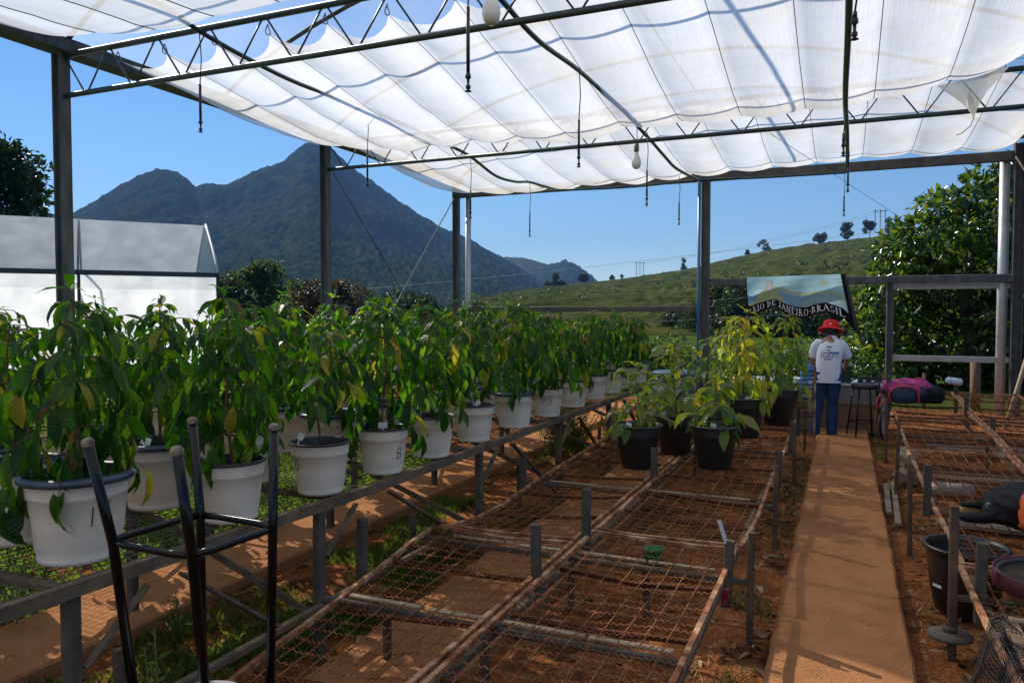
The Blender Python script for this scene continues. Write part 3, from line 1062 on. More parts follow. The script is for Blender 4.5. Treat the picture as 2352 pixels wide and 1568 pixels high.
def cloth(label, x0, x1, y0, y1, zf, pitch, scal_n, scal_f, ny, mat, seam_r=.006, hooks=True, edge=.16, yf_wave=.05):
    ns = max(1, round((x1 - x0) / pitch))
    t = thing('shade_cloth', label, 'shade cloth')
    sag = [random.Random(ns * 7 + i).uniform(.65, 1.35) for i in range(ns + 1)]

    def pt(u, v):
        s_ = u * ns
        i = min(int(s_), ns - 1)
        f = s_ - i
        bow = 4 * f * (1 - f)
        x = x0 + (x1 - x0) * u
        ya = y0 + edge * bow ** .8 * (.7 + .3 * sag[i])
        yb = y1 - yf_wave * math.sin(x * 2.3)
        y = ya + (yb - ya) * v
        amp = (scal_n + (scal_f - scal_n) * v) * sag[i]
        z = zf(x, y0 + (y1 - y0) * v) - amp * bow
        z += .018 * fbm(x * 1.1, y * 1.1) + .008 * fbm(x * 5, y * 1.2, 3)
        return (x, y, z)
    MB().grid(ns * 8, ny, pt).build('sheet', mat, t, True)
    c = MB()
    for i in range(ns + 1):
        c.tube([Vector(pt(i / ns, j / ny)) + Vector((0, 0, -.004)) for j in range(ny + 1)], seam_r, 4)
    tag(c.build('seam', M['seam'], t, True), kind='stuff')
    if hooks:
        for i in range(ns + 1):
            p = Vector(pt(i / ns, 0))
            h = MB()
            ring = [p + Vector((0, -.03 - .028 * math.cos(a), .04 + .055 * math.sin(a))) + Vector((.012 * math.sin(2 * a), 0, 0)) for a in np.linspace(0, 2 * PI, 13)]
            h.tube(ring, .006, 5, cap=False)
            h.build('hook', M['seam'], t, True)
    return t, pt


def zA(x, y):
    return interp(y, [-3.2, -1, 1, 3.5, 5.2, 5.5], [4.5, 4.32, 4.28, 4.32, 4.41, 4.45]) + interp(x, [-7.72, -7.2, -6.2], [.17, .08, 0])


def zB(x, y):
    z = interp(y, [6.35, 7.2, 8.2, 9.0, 9.5, 9.8, 10.05, 10.25], [4.60, 4.44, 4.24, 4.12, 4.08, 4.10, 4.2, 4.36])
    k = (y - 6.35) / 3.8
    z += k * interp(x, [-7.75, -7.2, -6.2, -4.2, -3.4, -2.6, -.9, .2, .9, 1.7], [.36, .2, .06, .02, -.07, .02, .02, .06, .16, .42])
    return z


def zC(x, y):
    z = interp(y, [10.65, 11.5, 12.6, 13.6, 14.3, 14.7, 14.95], [4.58, 4.48, 4.33, 4.24, 4.22, 4.26, 4.36])
    return z + (y - 10.65) / 4.2 * interp(x, [-7.75, -6.3, -3, 0, 2.5], [.08, -.04, .06, .16, .18])


cloth('white shade cloth overhead at the upper left, in front of the first truss', -7.72, 2.4, -3.2, 5.5, zA, .78, .03, .03, 40, M['cloth'], hooks=False, edge=0, yf_wave=.03)
cloth('added white shade cloth behind the camera, outside the view, for fill light', -7.72, 2.4, -12.0, -3.6, lambda x, y: 4.5 - .2 * math.sin(PI * (y + 12) / 8.4), .78, .03, .10, 12, M['cloth'], hooks=False, edge=0)  # unseen strip added behind the camera to raise the ambient light on the benches
cB, pB = cloth('white scalloped shade cloth sagging between the first and second truss', -7.68, 1.72, 6.4, 10.2, zB, .72, .11, .05, 40, M['cloth'], seam_r=.0042)
cC, pC = cloth('white shade cloth sagging between the second truss and the far wall', -7.72, 2.42, 10.68, 14.9, zC, .74, .05, .06, 40, M['cloth_far'], seam_r=.0042)
f = MB()


def flap(u, v):
    a = Vector((.92, 9.95, 4.27)).lerp(Vector((1.62, 9.95, 4.40)), u)
    b = Vector((1.28, 9.85, 3.84))
    p = a.lerp(b, v ** .8)
    p.x += .05 * math.sin(v * PI) * (1 if u < .5 else -1)
    p.y += .04 * math.sin(u * 6)
    return p


f.grid(8, 10, flap)
f.build('torn_flap', M['cloth'], cB, True)
MB().tube([(1.28, 9.85, 3.85), (1.25, 9.85, 3.77), (1.17, 9.85, 3.7), (1.12, 9.86, 3.68)], .005, 5).build('cord', M['seam'], cB)

# ------------------------------------------------------------------ irrigation hoses and hanging sprinklers


def hose(label, pts, r=.024):
    P = [Vector(p) for p in pts]
    out = []
    for i in range(len(P) - 1):                     # smooth run through the points
        p0, p1, p2, p3 = P[max(i - 1, 0)], P[i], P[i + 1], P[min(i + 2, len(P) - 1)]
        for k in range(6):
            t = k / 6
            out.append(.5 * (2 * p1 + (p2 - p0) * t + (2 * p0 - 5 * p1 + 4 * p2 - p3) * t * t + (3 * p1 - p0 - 3 * p2 + p3) * t ** 3))
    out.append(P[-1])
    return tag(MB().tube(out, r, 9).build('irrigation_hose', M['hose'], None, True), label, 'hose', 'irrigation hoses under the roof')


hose('dark blue hose over the left bench, tied to both trusses', [(-5.62, 1.5, 4.3), (-5.72, 3.6, 4.34), (-5.75, 5.14, 4.50), (-5.75, 5.69, 4.42), (-5.75, 6.28, 4.36), (-5.75, 7.18, 4.32), (-5.72, 8.49, 4.36), (-5.6, 10.3, 4.28),
                                                                (-5.5, 11.0, 4.2), (-5.42, 11.8, 4.02), (-5.4, 12.6, 4.04), (-5.4, 13.3, 4.14), (-5.3, 14.1, 4.15), (-5.09, 14.72, 4.19)])
hose('dark blue hose running down the middle from the large bulb to the middle far post', [(-2.7, 2.0, 4.35), (-2.65, 4.2, 4.42), (-2.62, 5.70, 4.28), (-2.6, 6.6, 4.19), (-2.56, 7.9, 4.22), (-2.55, 10.3, 4.17), (-2.53, 11.6, 4.08), (-2.52, 12.5, 4.04), (-2.5, 14.2, 4.14), (-2.5, 14.78, 4.2)])
hose('dark blue hose straight above the main path', [(0, 2.0, 4.1), (0, 5.7, 3.83), (-.02, 8.0, 3.76), (0, 10.4, 3.93), (.01, 12.7, 4.0), (-.01, 14.72, 4.17)], .026)
hose('dark blue hose running across along the far top beam', [(-5.09, 14.74, 4.19), (-3.84, 14.74, 4.17), (-2.5, 14.74, 4.21), (-1.41, 14.74, 4.18), (-.01, 14.74, 4.17)])


def sprinkler(label, x, y, zt, zb, s=1.0, lean=0.0):
    t = thing('hanging_sprinkler', label, 'sprinkler', (x, y, zt), 0, 'sprinklers hanging from the hoses')
    h = zt - zb
    zw = -h * .52
    MB().tube([(0, 0, 0), (.012, .01, zw * .5), (lean * .6, 0, zw)], .0055 * s, 6).build('tube', M['black'], t, True)
    MB().tube([(lean * .6, 0, zw), (lean, 0, -h + .12 * s)], .0125 * s, 8).build('weight', M['black'], t, True)
    nz_ = MB()
    zz = -h + .12 * s
    nz_.lathe([(0, zz), (.016 * s, zz - .005), (.02 * s, zz - .03 * s), (.01 * s, zz - .04 * s), (.008 * s, zz - .075 * s), (.016 * s, zz - .08 * s), (.016 * s, zz - .1 * s), (.006 * s, zz - .105 * s), (.024 * s, zz - .118 * s), (0, zz - .124 * s)], 10, (lean, 0, 0))
    nz_.build('nozzle', M['black'], t, True)
    return t


sprinkler('black sprinkler hanging beside the left post, from the first truss', -5.77, 5.7, 4.42, 3.46)
sprinkler('black sprinkler hanging just left of the large bulb', -2.36, 4.7, 4.38, 3.2, 1.05)
sprinkler('black sprinkler hanging in front of the mountain peak', -5.74, 8.5, 4.36, 3.36)
sprinkler('black sprinkler hanging in front of the middle of the white cloth', -2.44, 7.3, 4.12, 3.15)
sprinkler('black sprinkler hanging right beside the far left corner post', -5.36, 10.75, 4.1, 3.17)
sprinkler('black sprinkler hanging against the sky right of the corner post', -5.36, 13.2, 4.1, 3.12)
sprinkler('black sprinkler hanging right of the small bulb', -2.45, 10.2, 4.12, 3.14)
sprinkler('black sprinkler hanging left of the middle far post', -2.68, 13.55, 4.1, 3.25)
sprinkler('large black sprinkler with brass fitting at the top of the path hose', .035, 5.5, 3.84, 3.47, 1.2)
sprinkler('short black sprinkler tied to the path hose near the second truss', -.03, 8.3, 3.72, 3.25, 1.1)
sprinkler('black sprinkler hanging below the second truss above the path', .02, 11.1, 3.96, 3.3)
sprinkler('farthest black sprinkler above the path, lowest against the sky', -.03, 14.5, 4.1, 3.38)


def bulb(label, x, y, z, s, cord_top):
    t = thing('light_bulb', label, 'light bulb', (x, y, z), 0, 'bulbs under the trusses')
    prof = [(0, 0), (.03, .003), (.055, .03), (.065, .075), (.06, .12), (.042, .17), (.027, .205), (.024, .23)]
    MB().lathe([(r_ * s, z_ * s) for r_, z_ in prof], 20).build('bulb', M['bulb'], t, True)
    MB().lathe([(.026 * s, .225 * s), (.034 * s, .235 * s), (.034 * s, .33 * s), (.012 * s, .345 * s), (0, .346 * s)], 14).build('socket', M['bulb_cap'], t, True)
    MB().tube([(0, 0, .34 * s), (.01, 0, (cord_top - z) * .6), (0, 0, cord_top - z)], .005, 6).build('cord', M['black'], t)


bulb('large milky bulb hanging at the top beside the hose', -2.14, 4.6, 3.58, .95, 4.1)
bulb('small milky bulb hanging under the second truss', -2.60, 10.22, 3.645, 1.0, 4.3)

# ================================================================== BENCHES

M['leg_brown'] = pmat('rust_stained_tube', [(.3, (.06, .045, .034)), (.55, (.12, .085, .06)), (.75, (.22, .12, .06))], 7, .9, .0, .2, 60, spec=.04)


def crimp_mesh(name, xL, xR, y0, y1, zf, nx_, ny_, mat, parent, rad=.003, amp=.005, per=.03, kink=0.0):
    """woven crimped wire: nx_ wires along y, ny_ across; xL, xR are functions of y"""
    polys = []
    for i in range(1, nx_):
        u = i / nx_
        n = int((y1 - y0) / (per / 2))
        yy = np.linspace(y0, y1, n)
        sgn = np.where(np.arange(n) % 2 == 0, 1, -1)
        xx = np.array([xL(y) + (xR(y) - xL(y)) * u for y in yy]) + sgn * amp * .8
        zz = np.array([zf(u, y) for y in yy]) + sgn * amp * .4
        polys.append(np.stack([xx, yy, zz], 1))
    for j in range(1, ny_):
        y = y0 + (y1 - y0) * j / ny_
        a, b = xL(y), xR(y)
        n = max(2, int((b - a) / (per / 2)))
        xx = np.linspace(a, b, n)
        sgn = np.where(np.arange(n) % 2 == 0, 1, -1)
        zz = np.array([zf((x - a) / (b - a), y) for x in xx]) + sgn * amp
        yy = np.full(n, y) + sgn * amp * .3 + .012 * np.sin(xx * 9 + j)
        polys.append(np.stack([xx, yy, zz], 1))
    o = link(name, wires_mesh(name, polys, rad, mat), parent)
    return tag(o, kind='stuff')


def rail_poly(pts, wd, ht, mat, name, parent):
    """flat bar following a wavy line"""
    b = MB()
    P = [Vector(p) for p in pts]
    n = len(P)
    vs = []
    for i, p in enumerate(P):
        t = (P[min(i + 1, n - 1)] - P[max(i - 1, 0)]).normalized()
        s_ = t.cross(Vector((0, 0, 1))).normalized()
        u = s_.cross(t)
        for x, y in ((-wd / 2, -ht / 2), (wd / 2, -ht / 2), (wd / 2, ht / 2), (-wd / 2, ht / 2)):
            vs.append(p + s_ * x + u * y)
    fs = [(i * 4 + k, (i + 1) * 4 + k, (i + 1) * 4 + (k + 1) % 4, i * 4 + (k + 1) % 4) for i in range(n - 1) for k in range(4)]
    fs += [(0, 1, 2, 3), tuple(range(n * 4 - 1, n * 4 - 5, -1))]
    b.add(vs, fs)
    return b.build(name, mat, parent)


def wire_panel(label, group, xl0, xl1, xr0, xr1, y0, y1, zl, zr, seed, nx_=9, sagv=.02):
    """a loose rusty frame with woven wire. zl, zr: lists of (y, z) along the left and right rail"""
    t = thing('mesh_tray', label, 'mesh tray', (0, 0, 0), 0, group)

    def xL(y):
        return xl0 + (xl1 - xl0) * (y - y0) / (y1 - y0)

    def xR(y):
        return xr0 + (xr1 - xr0) * (y - y0) / (y1 - y0)

    def z(u, y):
        a = interp(y, [p[0] for p in zl], [p[1] for p in zl])
        b = interp(y, [p[0] for p in zr], [p[1] for p in zr])
        return a + (b - a) * u - sagv * math.sin(PI * u) * (.6 + .5 * math.sin(y * 3.1 + seed)) + .008 * fbm(u * 4 + seed, y * 3)
    N = 26
    yy = [y0 + (y1 - y0) * i / N for i in range(N + 1)]
    rail_poly([(xL(y), y, z(0, y)) for y in yy], .024, .024, M['rust_frame'], 'side_rail', t)
    rail_poly([(xR(y), y, z(1, y)) for y in yy], .024, .024, M['rust_frame'], 'side_rail', t)
    for y in (y0 + .014, y1 - .014):
        rail_poly([(xL(y) + .016 + (xR(y) - xL(y) - .032) * u, y, z(u, y) + .001) for u in (0, .25, .5, .75, 1)], .022, .022, M['rust_frame'], 'end_rail', t)
    k = max(3, round((y1 - y0) / .62))
    for i in range(1, k):
        y = y0 + (y1 - y0) * i / k
        rail_poly([(xL(y) + .016 + (xR(y) - xL(y) - .032) * u, y, z(u, y) - .022) for u in (0, .25, .5, .75, 1)], .022, .02, M['rust_dark'], 'cross_bar', t)
    crimp_mesh('wire_mesh', xL, xR, y0, y1, lambda u, y: z(u, y) + .004, nx_, int((y1 - y0) / .1), M['rust'], t)
    return t, z


GP = 'rusty wire panels on the low benches'
wire_panel('nearest rusty wire panel on the left half of the middle bench', GP, -1.98, -2.37, -1.43, -1.455, .5, 4.25, [(.5, .22), (2.1, .27), (3.2, .31), (4.25, .36)], [(.5, .33), (4.25, .35)], 1)
wire_panel('nearest rusty wire panel on the right half, beside the main path', GP, -1.385, -1.405, -.55, -.555, .5, 4.52, [(.5, .33), (4.52, .352)], [(.5, .35), (2.7, .355), (3.9, .345), (4.52, .345)], 2)
wire_panel('left middle rusty panel with a dipping edge, in front of the black pots', GP, -2.31, -2.33, -1.46, -1.445, 4.29, 8.15, [(4.29, .34), (4.7, .285), (5.1, .275), (6, .32), (8.15, .375)], [(4.29, .35), (8.15, .35)], 3)
wire_panel('right middle rusty panel with a wavy edge, carrying two black pots', GP, -1.40, -1.385, -.53, -.525, 4.56, 8.3, [(4.56, .35), (8.3, .35)], [(4.56, .345), (4.9, .325), (5.5, .29), (6.3, .34), (8.3, .345)], 4)
wire_panel('far left rusty panel under the farther black pots', GP, -2.3, -2.28, -1.43, -1.43, 8.2, 11.2, [(8.2, .37), (11.2, .36)], [(8.2, .35), (11.2, .35)], 5)
wire_panel('far right rusty panel under the largest black pots', GP, -1.385, -1.38, -.53, -.53, 8.35, 11.2, [(8.35, .35), (11.2, .36)], [(8.35, .35), (11.2, .36)], 6)


def zr_(y):
    return interp(y, [0, 8.3, 12.6], [.355, .365, .56])


for (ya, yb, k, la, lb) in ((2.2, 4.62, 7, 'nearest rusty wire panel of the right bench, under the round sieve', 'nearest outer panel of the right bench at the picture edge'),
                            (4.66, 8.4, 9, 'middle rusty wire panel of the right bench, under the black backpack', 'middle outer rusty panel of the right bench over blue packages'),
                            (8.44, 12.6, 11, 'far rusty wire panel of the right bench, under the pink backpack', 'far outer rusty panel of the right bench by the white downpipe')):
    zz = [(y, zr_(y) + .012 * math.sin(y * 2.7)) for y in np.linspace(ya, yb, 9)]
    z2 = [(y, zr_(y) + .012 * math.sin(y * 2.1 + 1)) for y in np.linspace(ya, yb, 9)]
    z3 = [(y, zr_(y) + .012 * math.sin(y * 2.4 + 2)) for y in np.linspace(ya, yb, 9)]
    wire_panel(la, GP, .60, .585, 1.44, 1.43, ya, yb, zz, z2, k)
    wire_panel(lb, GP, 1.485, 1.475, 2.28, 2.24, ya, yb, z2, z3, k + 1)


def bench_frame(label, legs, bars, runners, uprights, zb=.30):
    t = thing('bench_frame', label, 'bench frame')
    for (x, y, h) in legs:
        MB().bar((x + q.uniform(-.01, .01), y, -.08), (x + q.uniform(-.012, .012), y, h), .040 if x > .5 and y < 5 else .033, .036).build('leg', M['leg_brown'], t)
    for (x0, x1, y) in bars:
        MB().bar((x0, y, zb), (x1, y, zb - .006), .03, .03).build('cross_bar', M['post_grey'], t)
    for (x, y0, y1) in runners:
        MB().bar((x, y0, zb - .035), (x, y1, zb - .035), .034, .034).build('runner', M['bench_steel'], t)
    for (x, y, z0, z1) in uprights:
        o = MB()
        o.bar((x + q.uniform(-.012, .012), y, z0), (x + q.uniform(-.012, .012), y + q.uniform(-.012, .012), z1), .05, .045)
        o.build('upright', M['post_grey'], t)
    return t


bf = bench_frame('low grey steel frame under the rusty panels of the middle bench',
                 [(-.435, y, h) for y, h in ((2.0, .34), (4.13, .56), (5.83, .60), (8.1, .58), (10.2, .50))] + [(-2.46, y, .45) for y in (2.0, 4.13, 5.83, 8.1, 10.2)] + [(-1.42, y, .285) for y in (2.0, 3.0, 4.13, 5.83, 8.1, 10.2)] + [(-2.0, 3.1, .285), (-1.0, 4.2, .285)],
                 [(-2.44, -.455, y) for y in (2.0, 4.13, 5.83, 8.1, 10.2)] + [(-2.4, -.6, 3.05)],
                 [(-2.335, 1.2, 11), (-1.425, 1.2, 11), (-.575, 1.2, 11)],
                 [(-2.36, 3.42, .25, .60), (-2.36, 5.67, .25, .585), (-1.425, 3.62, .25, .625), (-1.425, 4.4, .25, .64), (-1.425, 6.2, .25, .60), (-.545, 4.13, .15, .50), (-.50, 6.9, .2, .52), (-.50, 8.6, .2, .56), (-.50, 10.0, .2, .55)])
for y in (3.06, 4.15, 5.85):
    for x0, x1, dz in ((-2.2, -1.8, 0), (-1.76, -1.45, -.01), (-1.38, -1.0, .0), (-.98, -.62, -.006)):
        MB().bar((x0, y + .03, .322 + dz * .5), (x1, y + .035, .318), .035, .012).build('batten', M['wood_pale'], bf)
bench_frame('low grey steel frame under the right bench',
            [(.505, 4.3, .755), (.447, 6.1, .64), (.47, 7.85, .74), (.47, 9.78, .735), (.46, 11.6, .78), (2.42, 4.3, .6), (2.42, 6.1, .7), (2.42, 7.85, .6), (2.42, 9.78, .75), (2.36, 12.2, .95)] + [(1.46, y, .285) for y in (4.3, 6.1, 7.85, 9.78)],
            [(.53, 2.4, y) for y in (4.3, 6.1, 7.85, 9.78, 11.6)],
            [(.66, 2.4, 12), (1.46, 2.4, 12), (2.25, 2.4, 12)],
            [(.64, 4.3, .19, .585), (.552, 6.1, .27, .635), (1.5, 7.6, .26, .58), (1.5, 9.7, .2, .56), (1.46, 12.3, .3, .74), (1.42, 11.0, .3, .66), (.55, 11.2, .3, .86), (2.3, 8.9, .3, .62)])
o = MB()
o.lathe([(.026, .02), (.1, .008), (.104, 0), (.1, -.008), (.026, -.012)], 24, (.505, 4.3, .108))
o.lathe([(.03, .02), (.034, .02), (.034, .045), (.022, .05)], 12, (.505, 4.3, .108))
tag(o.build('leg_disc', M['post_grey'], None, True), 'flat round disc slid onto the nearest leg of the right bench', 'disc')
o = thing('clamp', 'red plastic clamp at the foot of the nearest upright beside the path', 'clamp', (-.565, 4.085, .245))
MB().box((0, -.03, 0), (.075, .03, .05)).box((-.02, -.055, -.03), (.02, .03, .03)).box((.02, -.055, -.03), (.02, .03, .03)).build('body', pmat('dark_red_plastic', (.22, .02, .03), rough=.45), o)
o = MB()
o.bar((-.552, 4.12, .49), (-.598, 4.16, .60), .022, .006)
tag(o.build('metal_strip', M['galv_light']), 'shiny bent metal strip stuck in the top of the nearest upright by the path', 'metal strip')

# ---- left potting bench


def zbench(y):
    return interp(y, [0, 1.5, 3.4, 12], [.830, .816, .777, .768])


def pot_bench(label, x0, x1, y0, y1, zt, legs):
    t = thing('potting_bench', label, 'bench')
    for x in (x0, x1):
        yy = list(np.linspace(y0, y1, 14))
        rail_poly([(x, y, zbench(y) - .025) for y in yy], .034, .048, M['bench_steel'], 'side_rail', t)
    n = max(2, round((y1 - y0) / 1.5))
    for i in range(n + 1):
        y = y0 + (y1 - y0) * i / n
        zt = zbench(y)
        MB().bar((x0 + .018, y, zt - .035), (x1 - .018, y, zt - .035), .034, .034, up=(0, 0, 1)).build('cross_bar', M['bench_steel'], t)
    for y in legs:
        for x in (x0 + .02, x1 - .02):
            zt = zbench(y)
            MB().bar((x, y, -.08), (x, y, zt - .05), .05, .05).build('leg', M['post_grey'], t)
        MB().bar((x0 - .02, y + .05, .62), (x1 + .02, y + .05, .14), .016, .038).build('brace', M['bench_steel'], t)
    for a, b in zip(legs[:-1], legs[1:]):
        MB().bar((x1 - .012, a + (b - a) * .35, zt - .08), (x1 - .012, b - .03, .06), .014, .04, up=(1, 0, 0)).build('brace', M['bench_steel'], t)
        MB().bar((x1 - .012, a + .30, zt - .07), (x1 - .012, a + .04, zt - .27), .012, .03, up=(1, 0, 0)).build('brace', M['bench_steel'], t)
    crimp_mesh('wire_mesh', lambda y: x0, lambda y: x1, y0, y1, lambda u, y: zbench(y) - .012, int((x1 - x0) / .05), int((y1 - y0) / .055), M['wire_dark'], t, .0022, .003, .055)
    return t


pot_bench('long steel mesh bench carrying the front rows of white pots', -3.66, -2.335, .2, 10.9, .775, [1.73, 3.05, 4.85, 6.5, 8.1, 9.8])
pot_bench('second steel mesh bench behind, carrying the back rows of white pots', -5.55, -4.2, 1.5, 11.0, .775, [2.4, 4.2, 6.0, 7.8, 9.6])

# ================================================================== POTS AND COFFEE PLANTS


def leaf_mesh(name, mat, wid, curl, fold, wave, seed, nl=6):
    """a coffee leaf one unit long: pointed, folded along the midrib, wavy edged, drooping"""
    b = MB()
    q_ = random.Random(seed)
    ph = q_.uniform(0, 6)
    prof = [0, .42, .82, 1.0, .86, .5, .02]
    rows = []
    x = z = 0.0
    ang = .15
    for i in range(nl + 1):
        t = i / nl
        if i:
            ang -= curl / nl * (.5 + t)
            x += math.cos(ang) / nl
            z += math.sin(ang) / nl
        wv = wid * .5 * np.interp(t * 6, range(7), prof)
        wz = wave * math.sin(i * 2.4 + ph)
        wz2 = wave * math.sin(i * 2.2 + ph + 1.7)
        rows.append([(x, wv, z + wv * fold + wz), (x, 0, z), (x, -wv, z + wv * fold + wz2)])
    vs = [p for r_ in rows for p in r_]
    fs = []
    for i in range(nl):
        for k in range(2):
            fs.append((i * 3 + k, (i + 1) * 3 + k, (i + 1) * 3 + k + 1, i * 3 + k + 1))
    b.add(vs, fs)
    return b.mesh(name, mat, True)


LEAFS = {}
for key in ('leaf', 'leaf_young', 'leaf_bright'):
    LEAFS[key] = [leaf_mesh('leaf', M[key], w_, c_, f_, wv_, i, 6) for i, (w_, c_, f_, wv_) in enumerate([(.34, .6, .35, .016), (.37, 1.0, .3, .022), (.31, 1.4, .4, .02), (.38, .3, .25, .026), (.35, 1.2, .5, .03), (.30, .8, .45, .018)])]
LEAF_V = {k: [np.array([v.co[:] for v in m_.vertices]) for m_ in L_] for k, L_ in LEAFS.items()}
LEAF_F = [tuple(p.vertices) for p in LEAFS['leaf'][0].polygons]


def leaf_set(h0, h1, spread, seed, droop, size, dens=1.0, young=False):
    """stem nodes carry pairs of side branches; leaves sit in pairs along them. Returns stem MB and leaf transforms"""
    r_ = random.Random(seed)
    st = MB()
    lean = (r_.uniform(-.03, .03), r_.uniform(-.03, .03))

    def sp(z):
        t = z / h1
        return Vector((lean[0] * t + .008 * math.sin(z * 14 + seed), lean[1] * t + .008 * math.cos(z * 11 + seed), z))
    pts = [sp(h1 * i / 8) for i in range(9)]
    st.tube(pts, [.0075 - .005 * i / 8 for i in range(9)], 6)
    out = []
    z = h0
    a = r_.uniform(0, PI)
    while z < h1 - .02:
        t = (z - h0) / max(.01, h1 - h0)
        a += PI / 2 + r_.uniform(-.35, .35)
        for s_ in (0, PI):
            if r_.random() > .93 * min(1, dens):
                continue
            az = a + s_ + r_.uniform(-.2, .2)
            ln = spread * (1.0 - .55 * t ** 1.6) * r_.uniform(.6, 1.1) * (1 if t < .9 else .5)
            rise = (.30 if young else .12) + .5 * t - droop * .25
            p0 = sp(z)
            d = Vector((math.cos(az), math.sin(az), rise)).normalized()
            p1 = p0 + d * ln * .55
            p2 = p0 + d * ln + Vector((0, 0, -ln * ln * (1.1 * droop)))
            st.tube([p0, p1, p2], [.0032, .0024, .0014], 4, cap=False)
            np_ = (4 if ln > spread * .75 else 3) if not young else (3 if ln > spread * .62 else 2)
            for k in range(np_):
                f_ = (k + 1) / np_
                p = p0.lerp(p1, f_ * 2) if f_ < .5 else p1.lerp(p2, f_ * 2 - 1)
                for sd_ in (-1, 1):
                    if r_.random() < .1:
                        continue
                    yaw = az + sd_ * r_.uniform(.45, 1.15)
                    pit = -(droop * r_.uniform(.7, 1.3) + .12) * (1 - .5 * t) * 1.2 + (.25 * t)
                    out.append((p, yaw, pit, r_.uniform(-.5, .5), size * r_.uniform(.6, 1.2) * (1 - .28 * t), r_.randrange(6)))
        z += (r_.uniform(.058, .085) if young else r_.uniform(.036, .053)) / ((.7 + .3 * dens) * max(1, dens)) / max(1, dens)
    top = sp(h1)
    for k in range(4):
        out.append((top, a + k * PI / 2, r_.uniform(.0, .8), 0, size * r_.uniform(.35, .7), r_.randrange(6)))
    return st, out


def add_leaves(t, tr, key, each, z0):
    if each:
        for (p, yaw, pit, rol, s_, v) in tr:
            o = bpy.data.objects.new('leaf', LEAFS[key][v])
            col.objects.link(o)
            o.parent = t
            o.location = (p.x, p.y, p.z + z0)
            o.rotation_euler = (Matrix.Rotation(yaw, 3, 'Z') @ Matrix.Rotation(-pit, 3, 'Y') @ Matrix.Rotation(rol, 3, 'X')).to_euler()
            o.scale = (s_, s_, s_)
    else:
        b = MB()
        for (p, yaw, pit, rol, s_, v) in tr:
            m_ = np.array(Matrix.Rotation(yaw, 3, 'Z') @ Matrix.Rotation(-pit, 3, 'Y') @ Matrix.Rotation(rol, 3, 'X'))
            V = LEAF_V[key][v] @ m_.T * s_ + np.array([p.x, p.y, p.z + z0])
            b.add(V.tolist(), LEAF_F)
        tag(b.build('foliage', M[key], t, True), kind='stuff')


POT = {}


def pot_parts(kind):
    if kind in POT:
        return POT[kind]
    if kind in ('white', 'blue'):
        H, rt, rb = .272, .150, .116
        s_ = 1.0 if kind == 'white' else 1.08
        H, rt, rb = H * s_, rt * s_, rb * s_

        def rad(z):
            return rb + (rt - rb) * (z / H) ** .9
        pr = [(0, .004), (rb - .012, .002), (rb, .008), (rad(.02), .022), (rad(.024) - .003, .026), (rad(.05), .05), (rad(H * .5), H * .5), (rad(H * .76) - .001, H * .76), (rad(H * .77) + .004, H * .775),
              (rad(H * .8) + .003, H * .8), (rad(H * .96) + .003, H * .965), (rt + .004, H * .985)]
        body = MB().lathe(pr, 36, wob=.006).mesh('pot', M['pot_white'], True)
        if kind == 'white':
            rim = MB().lathe([(rt + .0045, H * .972), (rt + .011, H * .985), (rt + .010, H + .003), (rt + .002, H + .006), (rt - .005, H), (rt - .009, H * .8)], 36, wob=.006).mesh('rim', M['rim_black'], True)
        else:
            rim = MB().lathe([(rt + .004, H * .93), (rt + .018, H * .94), (rt + .024, H * .965), (rt + .021, H + .002), (rt + .006, H + .010), (rt - .006, H), (rt - .010, H * .8)], 36, wob=.012).mesh('rim', M['rim_blue'], True)
        soil_z = H * .84
        inner = rt - .011
    else:
        H, rt, rb = .375, .200, .140
        pr = [(0, .004), (rb - .01, .002), (rb, .01), (rb + (rt - rb) * .72, H * .74), (rb + (rt - rb) * .74 + .006, H * .765), (rb + (rt - rb) * .76 + .004, H * .79), (rt - .004, H * .97)]
        body = MB().lathe(pr, 40).mesh('pot', M['pot_black'], True)
        rim = MB().lathe([(rt - .004, H * .965), (rt + .012, H * .972), (rt + .014, H * .99), (rt + .006, H + .004), (rt - .006, H), (rt - .014, H * .8)], 40).mesh('rim', M['pot_black_rim'], True)
        soil_z = H * .84
        inner = rt - .015
    so = MB()
    so.lathe([(inner + .004, soil_z), (inner * .7, soil_z + .006), (inner * .35, soil_z + .012), (0, soil_z + .016)][::1], 20)
    POT[kind] = (body, rim, so.mesh('soil', M['soil'], True), soil_z, H, rt, rb)
    return POT[kind]


def pot_tag(t, az, r, z, seed, sc_=1.0):
    b = MB()
    b.box((0, 0, -.03 * sc_), (.012 * sc_, .002, .07 * sc_)).box((0, 0, .018 * sc_), (.052 * sc_, .002, .034 * sc_))
    r_ = random.Random(seed)
    b.build('tag', M['tag'], t, loc=(math.cos(az) * r, math.sin(az) * r, z + .035), rot=(r_.uniform(-.5, .2), r_.uniform(-.4, .4), r_.uniform(-.6, .9)))


def ink(t, strokes, az, z0, H, rt, rb, s_, wd=.0022):
    """handwritten marks on the pot wall; strokes in units of s_"""
    b = MB()

    def at(u, v):
        z = z0 + v * s_
        r_ = rb + (rt - rb) * (z / H) ** .9 + .0022
        a = az + u * s_ / r_
        return Vector((r_ * math.cos(a), r_ * math.sin(a), z))
    for st in strokes:
        P = [Vector((x, y)) for x, y in st]
        L, Rr = [], []
        for i, p in enumerate(P):
            d = (P[min(i + 1, len(P) - 1)] - P[max(i - 1, 0)])
            d = d.normalized() if d.length else Vector((1, 0))
            n = Vector((-d.y, d.x)) * (wd / s_)
            L.append(at(*(p + n)))
            Rr.append(at(*(p - n)))
        n = len(P)
        b.add(L + Rr, [(i, i + 1, n + i + 1, n + i) for i in range(n - 1)])
    b.build('marking', M['mark'], t)


